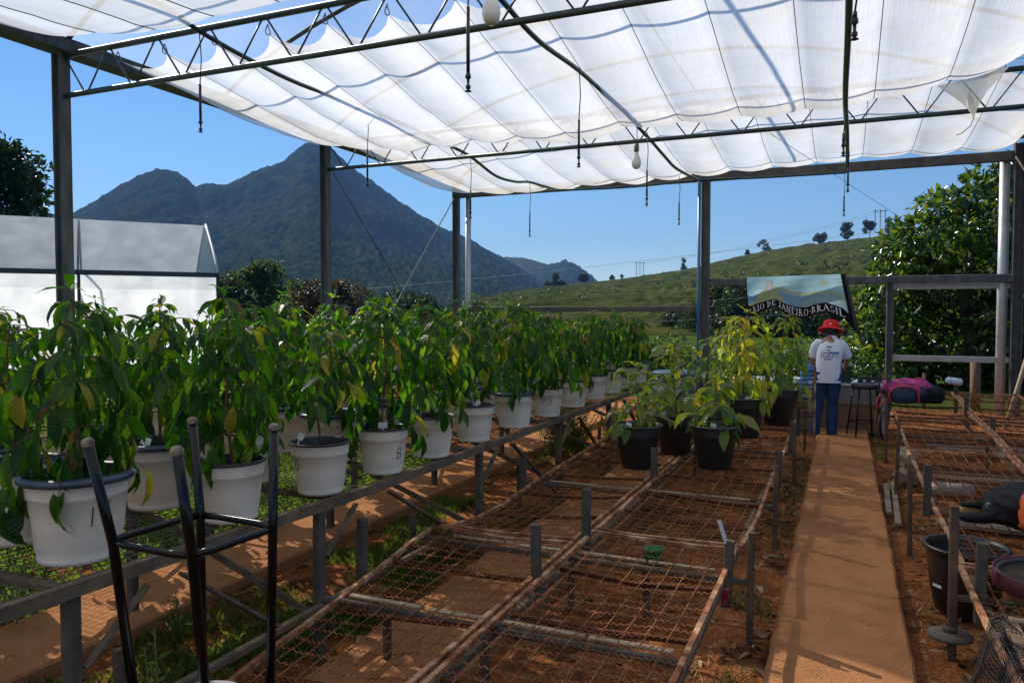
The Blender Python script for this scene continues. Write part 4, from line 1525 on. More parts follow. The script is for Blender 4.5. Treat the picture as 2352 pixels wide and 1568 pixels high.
def arc(cx, cy_, rx, ry, a0, a1, n=14):
    return [(cx + rx * math.cos(R(a0 + (a1 - a0) * i / n)), cy_ + ry * math.sin(R(a0 + (a1 - a0) * i / n))) for i in range(n + 1)]


DIG = {'7': [[(-.4, .8), (.35, .85), (.1, .2), (0, -.35)], [(-.25, .2), (.4, .3)]],
       '5': [[(.5, .95), (-.2, .85), (-.3, .3)] + arc(.0, .05, .38, .32, 110, -130)],
       '1': [[(0, .9), (-.05, -.5)]],
       '6': [[(.3, 1.2), (.0, .7), (-.2, .1)] + arc(.08, .0, .3, .36, 170, -200)],
       '8': [arc(0, .5, .26, .3, -90, 270) + arc(0, -.1, .3, .32, 90, -270)],
       '0': [arc(0, .3, .3, .55, 0, 360)],
       '2': [arc(0, .5, .3, .35, 170, -40) + [(-.3, -.3), (.35, -.3)]]}


def number(t, txt, az, z0, kindp, s_):
    H, rt, rb = kindp[4], kindp[5], kindp[6]
    st = []
    for i, c in enumerate(txt):
        st += [[(x + i * .95 - .45 * (len(txt) - 1), y) for x, y in k] for k in DIG[c]]
    ink(t, st, az, z0, H, rt, rb, s_)


def potted(label, kind, x, y, z, group, seed, h=(.12, .72), spread=.2, droop=.9, size=.15, key='leaf', each=True, dens=1.0, scale=1.0, tagaz=None, tilt=(0, 0), young=False):
    kp = pot_parts(kind)
    t = thing('potted_coffee_plant', label, 'potted plant', (x, y, z), 0, group)
    t.rotation_euler = (tilt[0], tilt[1], 0)
    link('pot', kp[0], t, rot=(0, 0, seed * 1.3), scale=scale)
    link('rim', kp[1], t, rot=(0, 0, seed * 2.1), scale=scale)
    link('soil', kp[2], t, rot=(0, 0, seed), scale=scale)
    st, tr = leaf_set(h[0], h[1], spread, seed, droop, size, dens, young)
    sz = kp[3] * scale
    st.build('stem', M['stem' if not young else 'stem_green'], t, True, loc=(0, 0, sz))
    add_leaves(t, tr, key, each, sz)
    if tagaz is not None:
        pot_tag(t, tagaz, kp[5] * scale * .72, kp[4] * scale * .9, seed, 1.0 if scale < 1.2 else 1.2)
    return t, kp


GW = 'coffee plants in white pots on the left benches'
ZB = .775
ORD = ['first', 'second', 'third', 'fourth', 'fifth', 'sixth', 'seventh', 'eighth', 'ninth', 'tenth', 'eleventh', 'twelfth', 'thirteenth', 'fourteenth', 'fifteenth']
row1 = [(-2.56, 1.92, 'big'), (-2.47, 2.58, 'white'), (-2.46, 3.20, 'white'), (-2.45, 3.77, 'white'), (-2.44, 4.32, 'white'), (-2.46, 4.98, 'white'), (-2.46, 5.72, 'blue'), (-2.45, 6.45, 'white'), (-2.46, 7.2, 'white'), (-2.48, 7.95, 'white'), (-2.5, 8.65, 'white'), (-2.5, 9.35, 'white'), (-2.55, 10.1, 'blue')]
lab1 = ['coffee plant in the big flaring white pot marked 16, nearest front corner', 'front row coffee plant whose white pot holds a white label, behind the stool', 'front row coffee plant with a short bare trunk, white pot right of the stool',
        'front row coffee plant in the white pot marked 8, leaves hanging over its rim', 'fifth front row coffee plant from the near end, plain white pot', 'sixth front row coffee plant with a tall bare stem, white pot with a label',
        'seventh front row coffee plant in a flaring white pot with a dark rim', 'front row coffee plant in the white pot marked 75', 'ninth front row coffee plant, just beyond the pot marked 75',
        'tenth front row coffee plant from the near end, white pot', 'eleventh front row coffee plant from the near end, white pot', 'twelfth front row coffee plant, second from the far end', 'last front row coffee plant at the far end, wide dark rim']
for i, (x, y, k) in enumerate(row1):
    h1 = [.74, .78, .56, .74, .70, .82, .78, .70, .64, .72, .74, .70, .62][i]
    if i == 2:
        st_ = dict(h=(.30, .60), spread=.27, droop=.62, size=.155)
    elif i == 5:
        st_ = dict(h=(.26, h1), spread=.24, droop=.75, size=.15)
    elif i == 0:
        st_ = dict(h=(.06, h1 - .02), spread=.24, droop=1.12, size=.175, dens=1.05)
    else:
        st_ = dict(h=(.10 if i == 3 else .17, h1), spread=.27, droop=1.12, size=.172)
    kk = 'blue' if k in ('big', 'blue') else 'white'
    t, kp = potted(lab1[i], kk, x, y, zbench(y), GW, 100 + i, each=i < 11, scale=1.06 if k == 'big' else .97, tagaz={0: 2.6, 1: -1.6, 2: 3.6, 3: -1.0, 4: -2.2, 5: -.9, 6: .6}.get(i), **st_)
    cam_az = math.atan2(-y, -x)
    sc2 = 1.06 if k == 'big' else .97
    num = {0: ('16', .42, .16), 2: ('0', -1.0, .15), 3: ('8', .75, .12), 7: ('75', -.05, .15)}.get(i)
    if num:
        kp2 = list(kp)
        kp2[4], kp2[5], kp2[6] = kp[4] * sc2, kp[5] * sc2, kp[6] * sc2
        number(t, num[0], cam_az + num[1], num[2] * sc2, kp2, .05 if i != 7 else .055)
rows = [(-2.98, 1.98, .64, 14, 'second row', 'blue'), (-3.47, 2.2, .63, 13, 'third row', 'blue'), (-4.42, 2.7, .66, 12, 'fourth row on the second bench', 'white'), (-4.95, 3.2, .66, 11, 'fifth row on the second bench', 'white')]
for ri, (x, y0, dy, n, rn, kind) in enumerate(rows):
    for i in range(n):
        y = y0 + dy * i + q.uniform(-.05, .05)
        sd_ = 300 + ri * 40 + i
        r_ = random.Random(sd_)
        near = (ri == 0 and i < 5) or (ri == 1 and i < 3)
        lab = 'coffee plant in white pot, %s, %s from near end' % (rn, ORD[i] if i < 8 else ORD[i])
        up = .05 if ri > 1 else (.04 if ri else 0)
        potted(lab, kind if r_.random() < .8 else 'white', x + r_.uniform(-.04, .04), y, zbench(y), GW, sd_, h=(.19, r_.uniform(.60, .76) + up), spread=.25, droop=r_.uniform(.75, 1.15), size=.16, each=near,
               tagaz=r_.uniform(-2.4, -.6) if r_.random() < .5 else None, scale=1.04)

GB = 'young coffee plants in black pots on the middle bench'
potted('small coffee plant with a white tag in the nearest left black pot', 'black', -1.62, 6.48, .37, GB, 708, h=(.05, .56), spread=.19, droop=.3, size=.24, key='leaf_young', dens=.72, scale=1.0, tagaz=-1.9, young=True)
potted('small leafy coffee plant in the nearest right black pot', 'black', -1.01, 6.71, .37, GB, 702, h=(.04, .52), spread=.19, droop=.35, size=.235, key='leaf_young', dens=.92, scale=1.0, tagaz=-1.5, young=True)
potted('coffee plant in the dusty black pot directly behind the nearest left one', 'black', -1.46, 7.3, .37, GB, 703, h=(.14, .74), spread=.24, droop=.4, size=.24, key='leaf_young', dens=.9, scale=1.0, tagaz=-2.2, young=True)
potted('sparse coffee plant in a dusty pot between the front black pots and yellow plant', 'black', -1.30, 8.05, .37, GB, 704, h=(.06, .76), spread=.25, droop=.35, size=.23, key='leaf_young', dens=.95, scale=.92, young=True)
potted('bright yellow green coffee plant in a large black pot', 'black', -.98, 8.55, .37, GB, 705, h=(.10, .98), spread=.33, droop=.8, size=.235, key='leaf_bright', dens=1.15, scale=1.14, tagaz=-1.2, young=True)
potted('green coffee plant in the large black pot beside the person, leaning to the path', 'black', -.72, 9.75, .37, GB, 706, h=(.08, .92), spread=.36, droop=.8, size=.22, key='leaf_young', dens=1.2, scale=1.16, young=True, tilt=(0, .05))
potted('green coffee plant in a black pot behind the yellow plant', 'black', -1.22, 9.5, .37, GB, 707, h=(.08, .95), spread=.34, droop=.75, size=.22, key='leaf_young', dens=1.15, scale=1.05, young=True)

# ================================================================== STOOLS
st = thing('bar_stool', 'black steel bar stool standing upside down among the nearest panels', 'stool', (-1.83, 1.76, 0))
feet = [(-.16, -.235, 1.33), (.185, -.235, 1.33), (-.205, .195, 1.335), (.15, .19, 1.335)]
ringp = [(-.172, -.15, 1.02), (.155, -.16, 1.02), (-.158, .178, 1.02), (.168, .158, 1.02)]
feet_r = []
for fpt, rp, lo in zip(feet, ringp, [(-.17, -.09, .55), (.128, -.094, .62), (-.12, .14, .46), (.175, .13, .52)]):
    a, b, c = Vector(fpt), Vector(rp), Vector(lo)
    c = c + (c - b) * (c.z - .46) / (b.z - c.z)
    MB().tube([c, b, a], .0148, 14).build('leg', M['stool'], st, True)
    cap_ = MB()
    d = (a - b).normalized()
    cap_.tube([a - d * .012, a - d * .008, a + d * .004, a + d * .011, a + d * .013], [.0155, .0178, .0178, .0125, .004], 14)
    cap_.build('foot_tip', M['stool_tip'], st, True)
for i, j in ((0, 1), (1, 3), (3, 2), (2, 0)):
    a, b = Vector(ringp[i]), Vector(ringp[j])
    bow = (b - a).cross(Vector((0, 0, 1))).normalized() * .012
    MB().tube([a, a.lerp(b, .2) + bow, a.lerp(b, .8) + bow, b], .0115, 12).build('foot_rail', M['stool'], st, True)
MB().lathe([(0, .488), (.135, .488), (.138, .48), (.138, .474), (0, .474)], 28, (.0, .02, 0)).build('seat_board', M['white'], st, True)
MB().lathe([(.15, .474), (.165, .464), (.165, .442), (.15, .432), (0, .43)], 28, (.0, .02, 0)).build('seat', M['black'], st, True)
o = MB()
o.lathe([(0, .43), (.12, .43), (.125, .425), (.14, .34), (.15, .335), (.15, .315), (.135, .315), (.12, .41), (0, .415)], 28, (-1.83, 1.78, 0))
tag(o.build('support_pot', M['pot_black'], None, True), 'upturned black pot under the upside down stool', 'pot')

st = thing('bar_stool', 'black bar stool with a round padded seat right of the person', 'stool', (.27, 11.40, 0), .35)
for sx, sy in ((-1, -1), (1, -1), (-1, 1), (1, 1)):
    MB().tube([(sx * .175, sy * .165, .0), (sx * .11, sy * .105, .69)], .0115, 10).build('leg', M['stool'], st, True)
for (a, b) in (((-1, -1), (1, -1)), ((1, -1), (1, 1)), ((1, 1), (-1, 1)), ((-1, 1), (-1, -1))):
    MB().tube([(a[0] * .152, a[1] * .144, .235), (b[0] * .152, b[1] * .144, .235)], .009, 8).build('foot_rail', M['stool'], st, True)
MB().lathe([(0, .685), (.155, .685), (.172, .70), (.175, .725), (.165, .745), (.12, .755), (0, .757)], 28).build('seat', pmat('black_vinyl', (.018, .018, .022), rough=.35), st, True)

# ================================================================== THE WORK TABLE AND WHAT STANDS ON IT
tb = thing('work_table', 'long white topped work table with brown and grey front boards behind the person', 'table', (0, 0, 0))
MB().box((-.42, 12.38, .685), (1.95, .85, .035)).build('table_top', M['white'], tb)
MB().box((-.42, 12.0, .545), (1.86, .02, .235)).build('front_board', pmat('grey_board', [(.3, (.20, .175, .155)), (.7, (.27, .24, .215))], 4, .7), tb)
MB().box((-.42, 12.0, .20), (1.86, .022, .40)).build('lower_board', pmat('brown_board', [(.3, (.17, .09, .05)), (.7, (.27, .155, .09))], 4, .8, stretch=(.5, 5, 5), space='world'), tb)
MB().box((-.42, 11.985, .415), (1.9, .03, .022)).build('batten', M['wood_pale'], tb)
for x in (-1.38, .53):
    for y in (12.0, 12.75):
        MB().bar((x, y, 0), (x, y, .667), .045).build('leg', M['galv_light'], tb)
bx = thing('storage_box', 'dark green open plastic box on the work table beside the person', 'box', (.005, 12.1, .703))
k = MB()
for (c, s_) in (((0, -.105, .13), (.2, .008, .25)), ((0, .105, .13), (.2, .008, .25)), ((-.1, 0, .13), (.008, .2, .25)), ((.1, 0, .13), (.008, .2, .25)), ((0, 0, .005), (.2, .2, .01))):
    k.box(c, s_)
k.build('box', pmat('dark_green_plastic', (.012, .035, .025), rough=.45), bx)
k = MB()
for (c, s_) in (((0, -.112, .258), (.24, .022, .018)), ((0, .112, .258), (.24, .022, .018)), ((-.11, 0, .258), (.022, .204, .018)), ((.11, 0, .258), (.022, .204, .018))):
    k.box(c, s_)
k.build('rim', pmat('pale_green_rim', (.28, .36, .34), rough=.4), bx)
tr = thing('plant_tray', 'flat black tray with white labels on the right end of the work table', 'tray', (.36, 12.25, .703))
k = MB()
for (c, s_) in (((0, -.14, .035), (.32, .012, .07)), ((0, .14, .035), (.32, .012, .07)), ((-.16, 0, .035), (.012, .27, .07)), ((.16, 0, .035), (.012, .27, .07)), ((0, 0, .006), (.32, .28, .01))):
    k.box(c, s_)
k.build('tray', M['black'], tr)
for dx in (-.08, .03):
    MB().box((dx, -.148, .03), (.035, .003, .025)).build('label', M['tag'], tr)
tw = thing('hand_trowel', 'dark hand trowel leaning on the work table between box and tray', 'trowel', (.16, 12.1, .703), .4)
MB().tube([(-.08, 0, .02), (.02, 0, .065)], .012, 8).build('handle', M['black'], tw, True)
k = MB()
k.grid(5, 6, lambda u, v: (.02 + .13 * v, (u - .5) * .07 * math.sin(PI * min(1, .25 + v * .72)), .065 + .055 * v - .012 * math.cos((u - .5) * PI)))
k.build('blade', M['galv'], tw, True)
jug = thing('plastic_jug', 'light blue plastic jug on the work table left of the person', 'jug', (-.50, 12.15, .703))
MB().lathe([(0, .003), (.08, .003), (.09, .02), (.09, .16), (.08, .21), (.04, .24), (.03, .255), (.03, .28), (.036, .285), (.036, .30), (0, .305)], 22).build('body', pmat('light_blue_plastic', (.09, .27, .52), rough=.35), jug, True)
MB().tube([(.04, -.03, .23), (.08, -.05, .24), (.105, -.06, .19), (.085, -.05, .13)], .011, 8).build('handle', pmat('blue_plastic_handle', (.08, .24, .48), rough=.35), jug, True)
k = MB()
k.grid(10, 10, lambda u, v: (-.62 + .34 * u, 11.94 - .02 * math.sin(u * 9), .71 - .25 * v + .02 * math.sin(u * 7)))
k.grid(10, 4, lambda u, v: (-.62 + .34 * u, 11.94 + .2 * v, .712 + .012 * math.sin(u * 9 + v * 5)))
tag(k.build('plastic_sheet', pmat('pale_blue_sheet', (.22, .42, .62), rough=.3), None, True), 'pale blue plastic sheet hanging over the table edge left of the person', 'sheet')
br = thing('water_barrel', 'grey blue plastic barrel with a pale lid behind the black pots', 'barrel', (-2.35, 11.6, 0))
MB().lathe([(0, .01), (.27, .01), (.29, .03), (.31, .25), (.325, .27), (.325, .29), (.315, .31), (.315, .52), (.33, .54), (.33, .56), (.315, .58), (.30, .78), (0, .78)], 30).build('body', pmat('grey_blue_plastic', [(.3, (.05, .08, .11)), (.7, (.10, .14, .18))], 4, .5), br, True)
MB().lathe([(.30, .775), (.325, .78), (.328, .815), (.31, .83), (.15, .84), (0, .84)], 30).build('lid', pmat('pale_blue_lid', (.14, .19, .24), rough=.45), br, True)
pk = thing('wire_rack', 'upright rusty wire rack standing at the end of the middle bench left of the person', 'rack', (-.5, 10.75, 0))
for x in (-.16, .16):
    MB().bar((x, .0, 0), (x, .12, 1.0), .028).build('side_bar', M['rust_frame'], pk)
for i in range(11):
    z = .34 + .06 * i
    MB().bar((-.145, .012 + .118 * z, z), (.145, .012 + .118 * z, z), .016).build('rung', M['rust_dark'], pk)
mm = thing('metal_sheet', 'grey weathered sheet propped up behind the nearest black pots', 'sheet', (-2.05, 10.9, .58))
MB().grid(20, 3, lambda u, v: (-.22 + .44 * u, .3 * v, .25 * u + .012 * math.sin(u * 50))).build('sheet', M['galv'], mm, True)
for x in (-.2, .2):
    MB().bar((x, .15, -.58), (x, .15, .125 + .55 * x), .03).build('leg', M['post_grey'], mm)

# ================================================================== THE BANNER
bn = thing('banner', 'printed landscape cloth banner with a black lettered border hanging on the far rail', 'banner', (0, 0, 0))
BX0, BX1 = -1.70, -.02


def ban(u, v):
    """u across, v from the rail (0) down to the lower hem (1)"""
    x = BX0 + (BX1 - BX0) * u
    top = 2.372 + .03 * u
    hem = 1.62 + .10 * math.sin(PI * (u * 1.0)) * (1 if u < .5 else .75) + .05 * math.sin(u * 9.0 + .6) - .02
    hem += interp(u, [0, .06, .16, .3, .45, .62, .8, .93, 1], [.02, .0, .05, .16, .02, -.05, .03, -.05, -.24])
    x += v * interp(u, [0, .1, .7, .9, 1], [.07, .04, .02, .13, .22])
    z = top + (hem - top) * v
    y = 14.9 - .035 - .05 * math.sin(PI * v) * (1 + math.sin(u * 11 + v * 2)) - .02 * math.sin(u * 23 + v * 3) * v
    return Vector((x, y, z))


m = bpy.data.materials.new('painted_landscape_print')
nt, nd, lk = nodes(m)
out = nd.new('ShaderNodeOutputMaterial')
b = nd.new('ShaderNodeBsdfPrincipled')
b.inputs['Roughness'].default_value = .75
b.inputs['Specular IOR Level'].default_value = .2
tl = nd.new('ShaderNodeBsdfTranslucent')
mx = nd.new('ShaderNodeMixShader')
mx.inputs[0].default_value = .42
lk.new(b.outputs[0], mx.inputs[1])
lk.new(tl.outputs[0], mx.inputs[2])
lk.new(mx.outputs[0], out.inputs[0])
at_ = nd.new('ShaderNodeVertexColor')
at_.layer_name = 'print'
lk.new(at_.outputs[0], b.inputs[0])
lk.new(at_.outputs[0], tl.inputs[0])
NU, NV = 110, 64
k = MB().grid(NU, NV, lambda u, v: ban(u, v), True)
me = k.mesh('sheet', m, True)
ca = me.color_attributes.new('print', 'FLOAT_COLOR', 'POINT')


def mixc(a, c, t):
    t = max(0, min(1, t))
    return tuple(a[i] * (1 - t) + c[i] * t for i in range(3))


def print_colour(u, v):
    """flat print: sea and sky bands, a yellow green hill with stairs, a plain stone column"""
    if v > .745 or u < .012 or u > .965:
        return (.006, .006, .008)
    vv = v / .745
    c = mixc((.42, .74, .82), (.17, .50, .66), vv + .25 * fbm(u * 4, v * 9))
    c = mixc(c, (.62, .84, .86), 1.6 * max(0, fbm(u * 5, v * 16, 2.0)))
    s1 = .42 + .13 * math.sin((u - .3) * 3.4) + .02 * fbm(u * 8, 1)
    if u > .28 and s1 < vv < s1 + .16:                    # far shore
        c = mixc((.42, .50, .10), (.22, .38, .36), (vv - s1) / .16)
    if u > .30 and vv > s1 + .16:                         # bay
        c = mixc((.10, .32, .48), (.10, .22, .42), fbm(u * 4, v * 14) + .5)
        if vv > .78 + .1 * math.sin(u * 5) and u > .55:
            c = mixc(c, (.35, .48, .32), .6 + fbm(u * 20, v * 20))
    d = ((u - .80) / .05) ** 2 + ((vv - .3) / .13) ** 2   # small peak at the right
    if d < 1:
        c = mixc(c, (.42, .52, .10), .8 * (1 - d))
    if vv > .62 + .12 * math.sin(u * 9) and u < .13:
        c = (.05, .24, .36) if vv < .84 else (.30, .62, .72)
    if u < .16 and vv > .93 + u * -.3:
        c = (.62, .60, .12)
    hx = (u - .235) / .155
    if abs(hx) < 1 and vv > .50 + .42 * hx * hx:          # hill
        c = mixc((.34, .31, .03), (.56, .49, .06), fbm(u * 24, v * 24) + .5)
        if abs(math.sin((u * 26 + vv * 9))) < .16 and vv > .66:
            c = (.30, .26, .24)
    if abs(u - .252) < .030 + .01 * vv and .18 < vv < .62:   # plain column
        c = mixc((.55, .54, .56), (.32, .31, .36), abs(u - .25) / .035 + .3 * fbm(u * 30, v * 30))
    return c


cols = []
for j in range(NV + 1):
    for i in range(NU + 1):
        pc = print_colour(i / NU, j / NV)
        cols += [*(mixc(pc, (.72, .84, .86), .22) if max(pc) > .05 else pc), 1.0]
ca.data.foreach_set('color', cols)
link('sheet', me, bn)

# serif capitals drawn as strokes: (x0,y0,x1,y1,width) or arcs
GLY = {'R': [('l', .18, 0, .18, 1, .15), ('a', .2, .75, .38, .25, 90, -90, .12), ('l', .3, .5, .72, 0, .14), ('s', .18, 0), ('s', .18, 1), ('s', .74, 0)],
       'I': [('l', .2, 0, .2, 1, .16), ('s', .2, 0), ('s', .2, 1)],
       'O': [('a', .45, .5, .40, .5, 0, 360, .13)],
       'D': [('l', .18, 0, .18, 1, .15), ('a', .2, .5, .52, .5, 90, -90, .13), ('s', .18, 0), ('s', .18, 1)],
       'E': [('l', .18, 0, .18, 1, .15), ('l', .18, .96, .68, .96, .08), ('l', .18, .52, .5, .52, .08), ('l', .18, .04, .7, .04, .08), ('l', .68, .96, .68, .8, .07), ('l', .7, .04, .7, .22, .07), ('s', .18, 0), ('s', .18, 1)],
       'J': [('l', .32, .15, .32, 1, .15), ('a', .10, .14, .24, .2, 0, -170, .12), ('s', .32, 1)],
       'A': [('l', .08, 0, .42, 1, .08), ('l', .42, 1, .78, 0, .15), ('l', .22, .34, .62, .34, .08), ('s', .08, 0), ('s', .78, 0)],
       'N': [('l', .16, 0, .16, 1, .08), ('l', .16, 1, .72, 0, .15), ('l', .72, 0, .72, 1, .08), ('s', .16, 0), ('s', .12, 1), ('s', .72, 1)],
       'B': [('l', .18, 0, .18, 1, .15), ('a', .2, .76, .34, .24, 90, -90, .11), ('a', .2, .26, .42, .26, 90, -90, .12), ('s', .18, 0), ('s', .18, 1)],
       'S': [('a', .36, .74, .25, .26, 20, 265, .11), ('a', .36, .25, .28, .26, 85, -165, .12)],
       'L': [('l', .18, 0, .18, 1, .15), ('l', .18, .04, .68, .04, .08), ('l', .68, .04, .68, .24, .07), ('s', .18, 0), ('s', .18, 1)],
       '-': [('l', .1, .45, .3, .45, .14)], ' ': []}
WID_ = {'I': .52, 'J': .58, '-': .48, ' ': .42, 'O': 1.0, 'D': .92, 'N': 1.0, 'A': .96, 'R': .92, 'E': .86, 'B': .82, 'S': .78, 'L': .82}
lt = MB()
txt = 'RIO DE JANEIRO-BRASIL'
total = sum(WID_[c] for c in txt)
ux = 0.0
U0, U1, VB, VT = .06, .94, .945, .785


def put(px, py):
    u = U0 + (U1 - U0) * px / total
    p = ban(u, VB + (VT - VB) * py)
    p2 = ban(u + .002, VB + (VT - VB) * py)
    p.y -= .006
    return p


for ch in txt:
    for gl in GLY[ch]:
        if gl[0] == 'l':
            _, a, b2, c, d, wd = gl
            A, B = Vector((a + ux, b2)), Vector((c + ux, d))
            nrm = (B - A).normalized()
            nrm = Vector((-nrm.y, nrm.x * .8)) * wd / 2
            vs = []
            for kk in range(5):
                p = A.lerp(B, kk / 4)
                vs += [put(*(p + nrm)), put(*(p - nrm))]
            lt.add(vs, [(2 * kk, 2 * kk + 1, 2 * kk + 3, 2 * kk + 2) for kk in range(4)])
        elif gl[0] == 'a':
            _, cx_, cy_, rx, ry, a0, a1, wd = gl
            vs = []
            for kk in range(17):
                an = R(a0 + (a1 - a0) * kk / 16)
                w_ = wd * (.5 + .5 * abs(math.cos(an)))
                for s_ in (1, -1):
                    vs.append(put(ux + cx_ + (rx + s_ * w_ / 2 - wd / 2) * math.cos(an), cy_ + (ry + s_ * w_ * .35 - wd * .35) * math.sin(an)))
            lt.add(vs, [(2 * kk, 2 * kk + 1, 2 * kk + 3, 2 * kk + 2) for kk in range(16)])
        else:
            _, sx, sy = gl
            vs = [put(ux + sx + dx, sy + dy) for dx, dy in ((-.17, -.03), (.17, -.03), (.17, .03), (-.17, .03))]
            lt.add(vs, [(0, 1, 2, 3)])
    ux += WID_[ch]
lt.build('lettering', pmat('white_print', (.75, .75, .76), rough=.7), bn)
k = MB()
k.grid(4, 12, lambda u, v: ban(1, v) + Vector((u * (.03 + .05 * v), -.012 * u - .004, .02 * u * (1 - v) - .06 * u * v)))
k.build('folded_edge', M['black'], bn, True)

# ================================================================== THE PERSON
pr = thing('person', 'person seen from behind in red bucket hat, white printed t-shirt and jeans', 'person', (-.2, 11.38, 0), 0)
pr.scale = (.955, .955, .955)
m_skin = pmat('skin', [(.3, (.30, .155, .10)), (.7, (.38, .205, .135))], 12, .55)
m_shirt = pmat('white_cotton', [(.3, (.70, .69, .74)), (.7, (.78, .77, .81))], 6, .85, 0, .5, 16, spec=.2)
m_jeans = pmat('blue_denim', [(.3, (.012, .035, .085)), (.6, (.024, .06, .13)), (.8, (.05, .10, .18))], 10, .85, 0, .3, 60, spec=.2)
m_hat = pmat('red_felt_hat', [(.3, (.60, .012, .015)), (.7, (.72, .025, .025))], 8, .8, spec=.2)
m_hair = pmat('dark_brown_hair', [(.3, (.012, .008, .006)), (.7, (.035, .02, .013))], 40, .5, stretch=(6, 6, 1))
m_shoe = pmat('dark_shoe', (.015, .016, .022), rough=.6)


def skin_obj(name, verts, edges, radii, mat, root, parent, sub=2):
    me = bpy.data.meshes.new(name)
    me.from_pydata([Vector(v) for v in verts], edges, [])
    me.materials.append(mat)
    o = link(name, me, parent)
    md = o.modifiers.new('skin', 'SKIN')
    md.use_smooth_shade = True
    sv = me.skin_vertices[0].data if len(me.skin_vertices) else None
    for i, r_ in enumerate(radii):
        sv[i].radius = r_ if isinstance(r_, tuple) else (r_, r_)
        sv[i].use_root = (i == root)
    s2 = o.modifiers.new('sub', 'SUBSURF')
    s2.levels = sub
    s2.render_levels = sub
    return o


# local frame: x right, y forward (away from the camera). Slight stoop over the table
V = dict(pel=(0, 0, .93), waist=(.005, .02, 1.06), chest=(.015, .07, 1.22), upch=(.02, .115, 1.345), neck=(.03, .16, 1.425), head=(.035, .215, 1.505), crown=(.035, .225, 1.60), chin=(.035, .29, 1.46),
         lsh=(-.150, .11, 1.335), lel=(-.215, .17, 1.085), lwr=(-.15, .40, .965), lha=(-.12, .47, .93),
         rsh=(.185, .11, 1.335), rel=(.265, .24, 1.10), rwr=(.235, .46, 1.00), rha=(.215, .54, .965),
         lhip=(-.085, 0, .88), lkn=(-.125, .05, .48), lan=(-.16, -.01, .085), lto=(-.19, .13, .04),
         rhip=(.085, .0, .88), rkn=(.07, .055, .48), ran=(.07, .0, .085), rto=(.075, .15, .04))
names = list(V)
E_ = [('pel', 'waist'), ('waist', 'chest'), ('chest', 'upch'), ('upch', 'neck'), ('neck', 'head'), ('head', 'crown'), ('head', 'chin'), ('upch', 'lsh'), ('lsh', 'lel'), ('lel', 'lwr'), ('lwr', 'lha'),
      ('upch', 'rsh'), ('rsh', 'rel'), ('rel', 'rwr'), ('rwr', 'rha'), ('pel', 'lhip'), ('lhip', 'lkn'), ('lkn', 'lan'), ('lan', 'lto'), ('pel', 'rhip'), ('rhip', 'rkn'), ('rkn', 'ran'), ('ran', 'rto')]
RD = dict(pel=(.135, .095), waist=(.12, .085), chest=(.135, .095), upch=(.11, .08), neck=.05, head=.078, crown=.07, chin=.045, lsh=.055, lel=.040, lwr=.027, lha=.034, rsh=.055, rel=.040, rwr=.027, rha=.034,
          lhip=.078, lkn=.052, lan=.036, lto=.03, rhip=.078, rkn=.052, ran=.036, rto=.03)
body = skin_obj('body', [V[n] for n in names], [(names.index(a), names.index(b)) for a, b in E_], [RD[n] for n in names], m_skin, 0, pr)
# five fingers on each hand, curled over the box edge
for side, wr, ha in ((-1, V['lwr'], V['lha']), (1, V['rwr'], V['rha'])):
    d = (Vector(ha) - Vector(wr)).normalized()
    sx = Vector((1, 0, 0))
    h = MB()
    for i, (ln, off) in enumerate(((.062, -.024), (.072, -.008), (.068, .008), (.054, .023))):
        p0 = Vector(ha) + d * .012 + sx * off
        h.tube([p0, p0 + d * ln * .45 + Vector((0, 0, .004)), p0 + d * ln * .75 + Vector((0, 0, -.016)), p0 + d * ln * .85 + Vector((0, 0, -.036))], [.009, .0085, .0075, .005], 7)
    p0 = Vector(wr) + d * .045
    h.tube([p0, p0 + d * .03 - sx * side * .032, p0 + d * .06 - sx * side * .04 + Vector((0, 0, -.012))], [.011, .009, .006], 7)
    h.build('fingers', m_skin, pr, True)
# face, turned down to the work
fc = MB()
hd = Vector(V['head'])
fc.tube([hd + Vector((0, .075, .03)), hd + Vector((0, .10, -.005)), hd + Vector((0, .088, -.018))], [.008, .014, .012], 8)
fc.tube([hd + Vector((-.078, .0, .015)), hd + Vector((-.09, -.008, .0)), hd + Vector((-.08, .0, -.03))], [.012, .016, .009], 7)
fc.tube([hd + Vector((.078, .0, .015)), hd + Vector((.09, -.008, .0)), hd + Vector((.08, .0, -.03))], [.012, .016, .009], 7)
fc.build('nose_and_ears', m_skin, pr, True)
for s_ in (-1, 1):
    MB().ball(hd + Vector((s_ * .032, .078, .02)), .011, 10, 7).build('eye', M['white'], pr, True)
MB().tube([hd + Vector((-.028, .088, -.04)), hd + Vector((0, .096, -.042)), hd + Vector((.028, .088, -.04))], .006, 6).build('mouth', pmat('lips', (.28, .09, .07), rough=.5), pr, True)


def loft(rings, n=26):
    """rings: (centre, rx, ry, tilt) stacked; tilt leans the ring forward"""
    b = MB()
    vs, fs = [], []
    for (c, rx, ry, tl_) in rings:
        for kk in range(n):
            a = 2 * PI * kk / n
            sq_ = 1 / (abs(math.cos(a)) ** 2.4 + abs(math.sin(a)) ** 2.4) ** (1 / 2.4)
            wr_ = 1 + .035 * fbm(math.cos(a) * 2.2, c[2] * 7 + math.sin(a) * 2, rx * 9) + .018 * math.sin(a * 5 + c[2] * 22)
            x, y = rx * math.cos(a) * sq_ * wr_, ry * math.sin(a) * sq_ * wr_
            vs.append((c[0] + x + max(0, c[2] - .95) * .05, c[1] + y * math.cos(tl_), c[2] + y * math.sin(tl_)))
    for j in range(len(rings) - 1):
        for kk in range(n):
            k2 = (kk + 1) % n
            fs.append((j * n + kk, j * n + k2, (j + 1) * n + k2, (j + 1) * n + kk))
    return b.add(vs, fs)


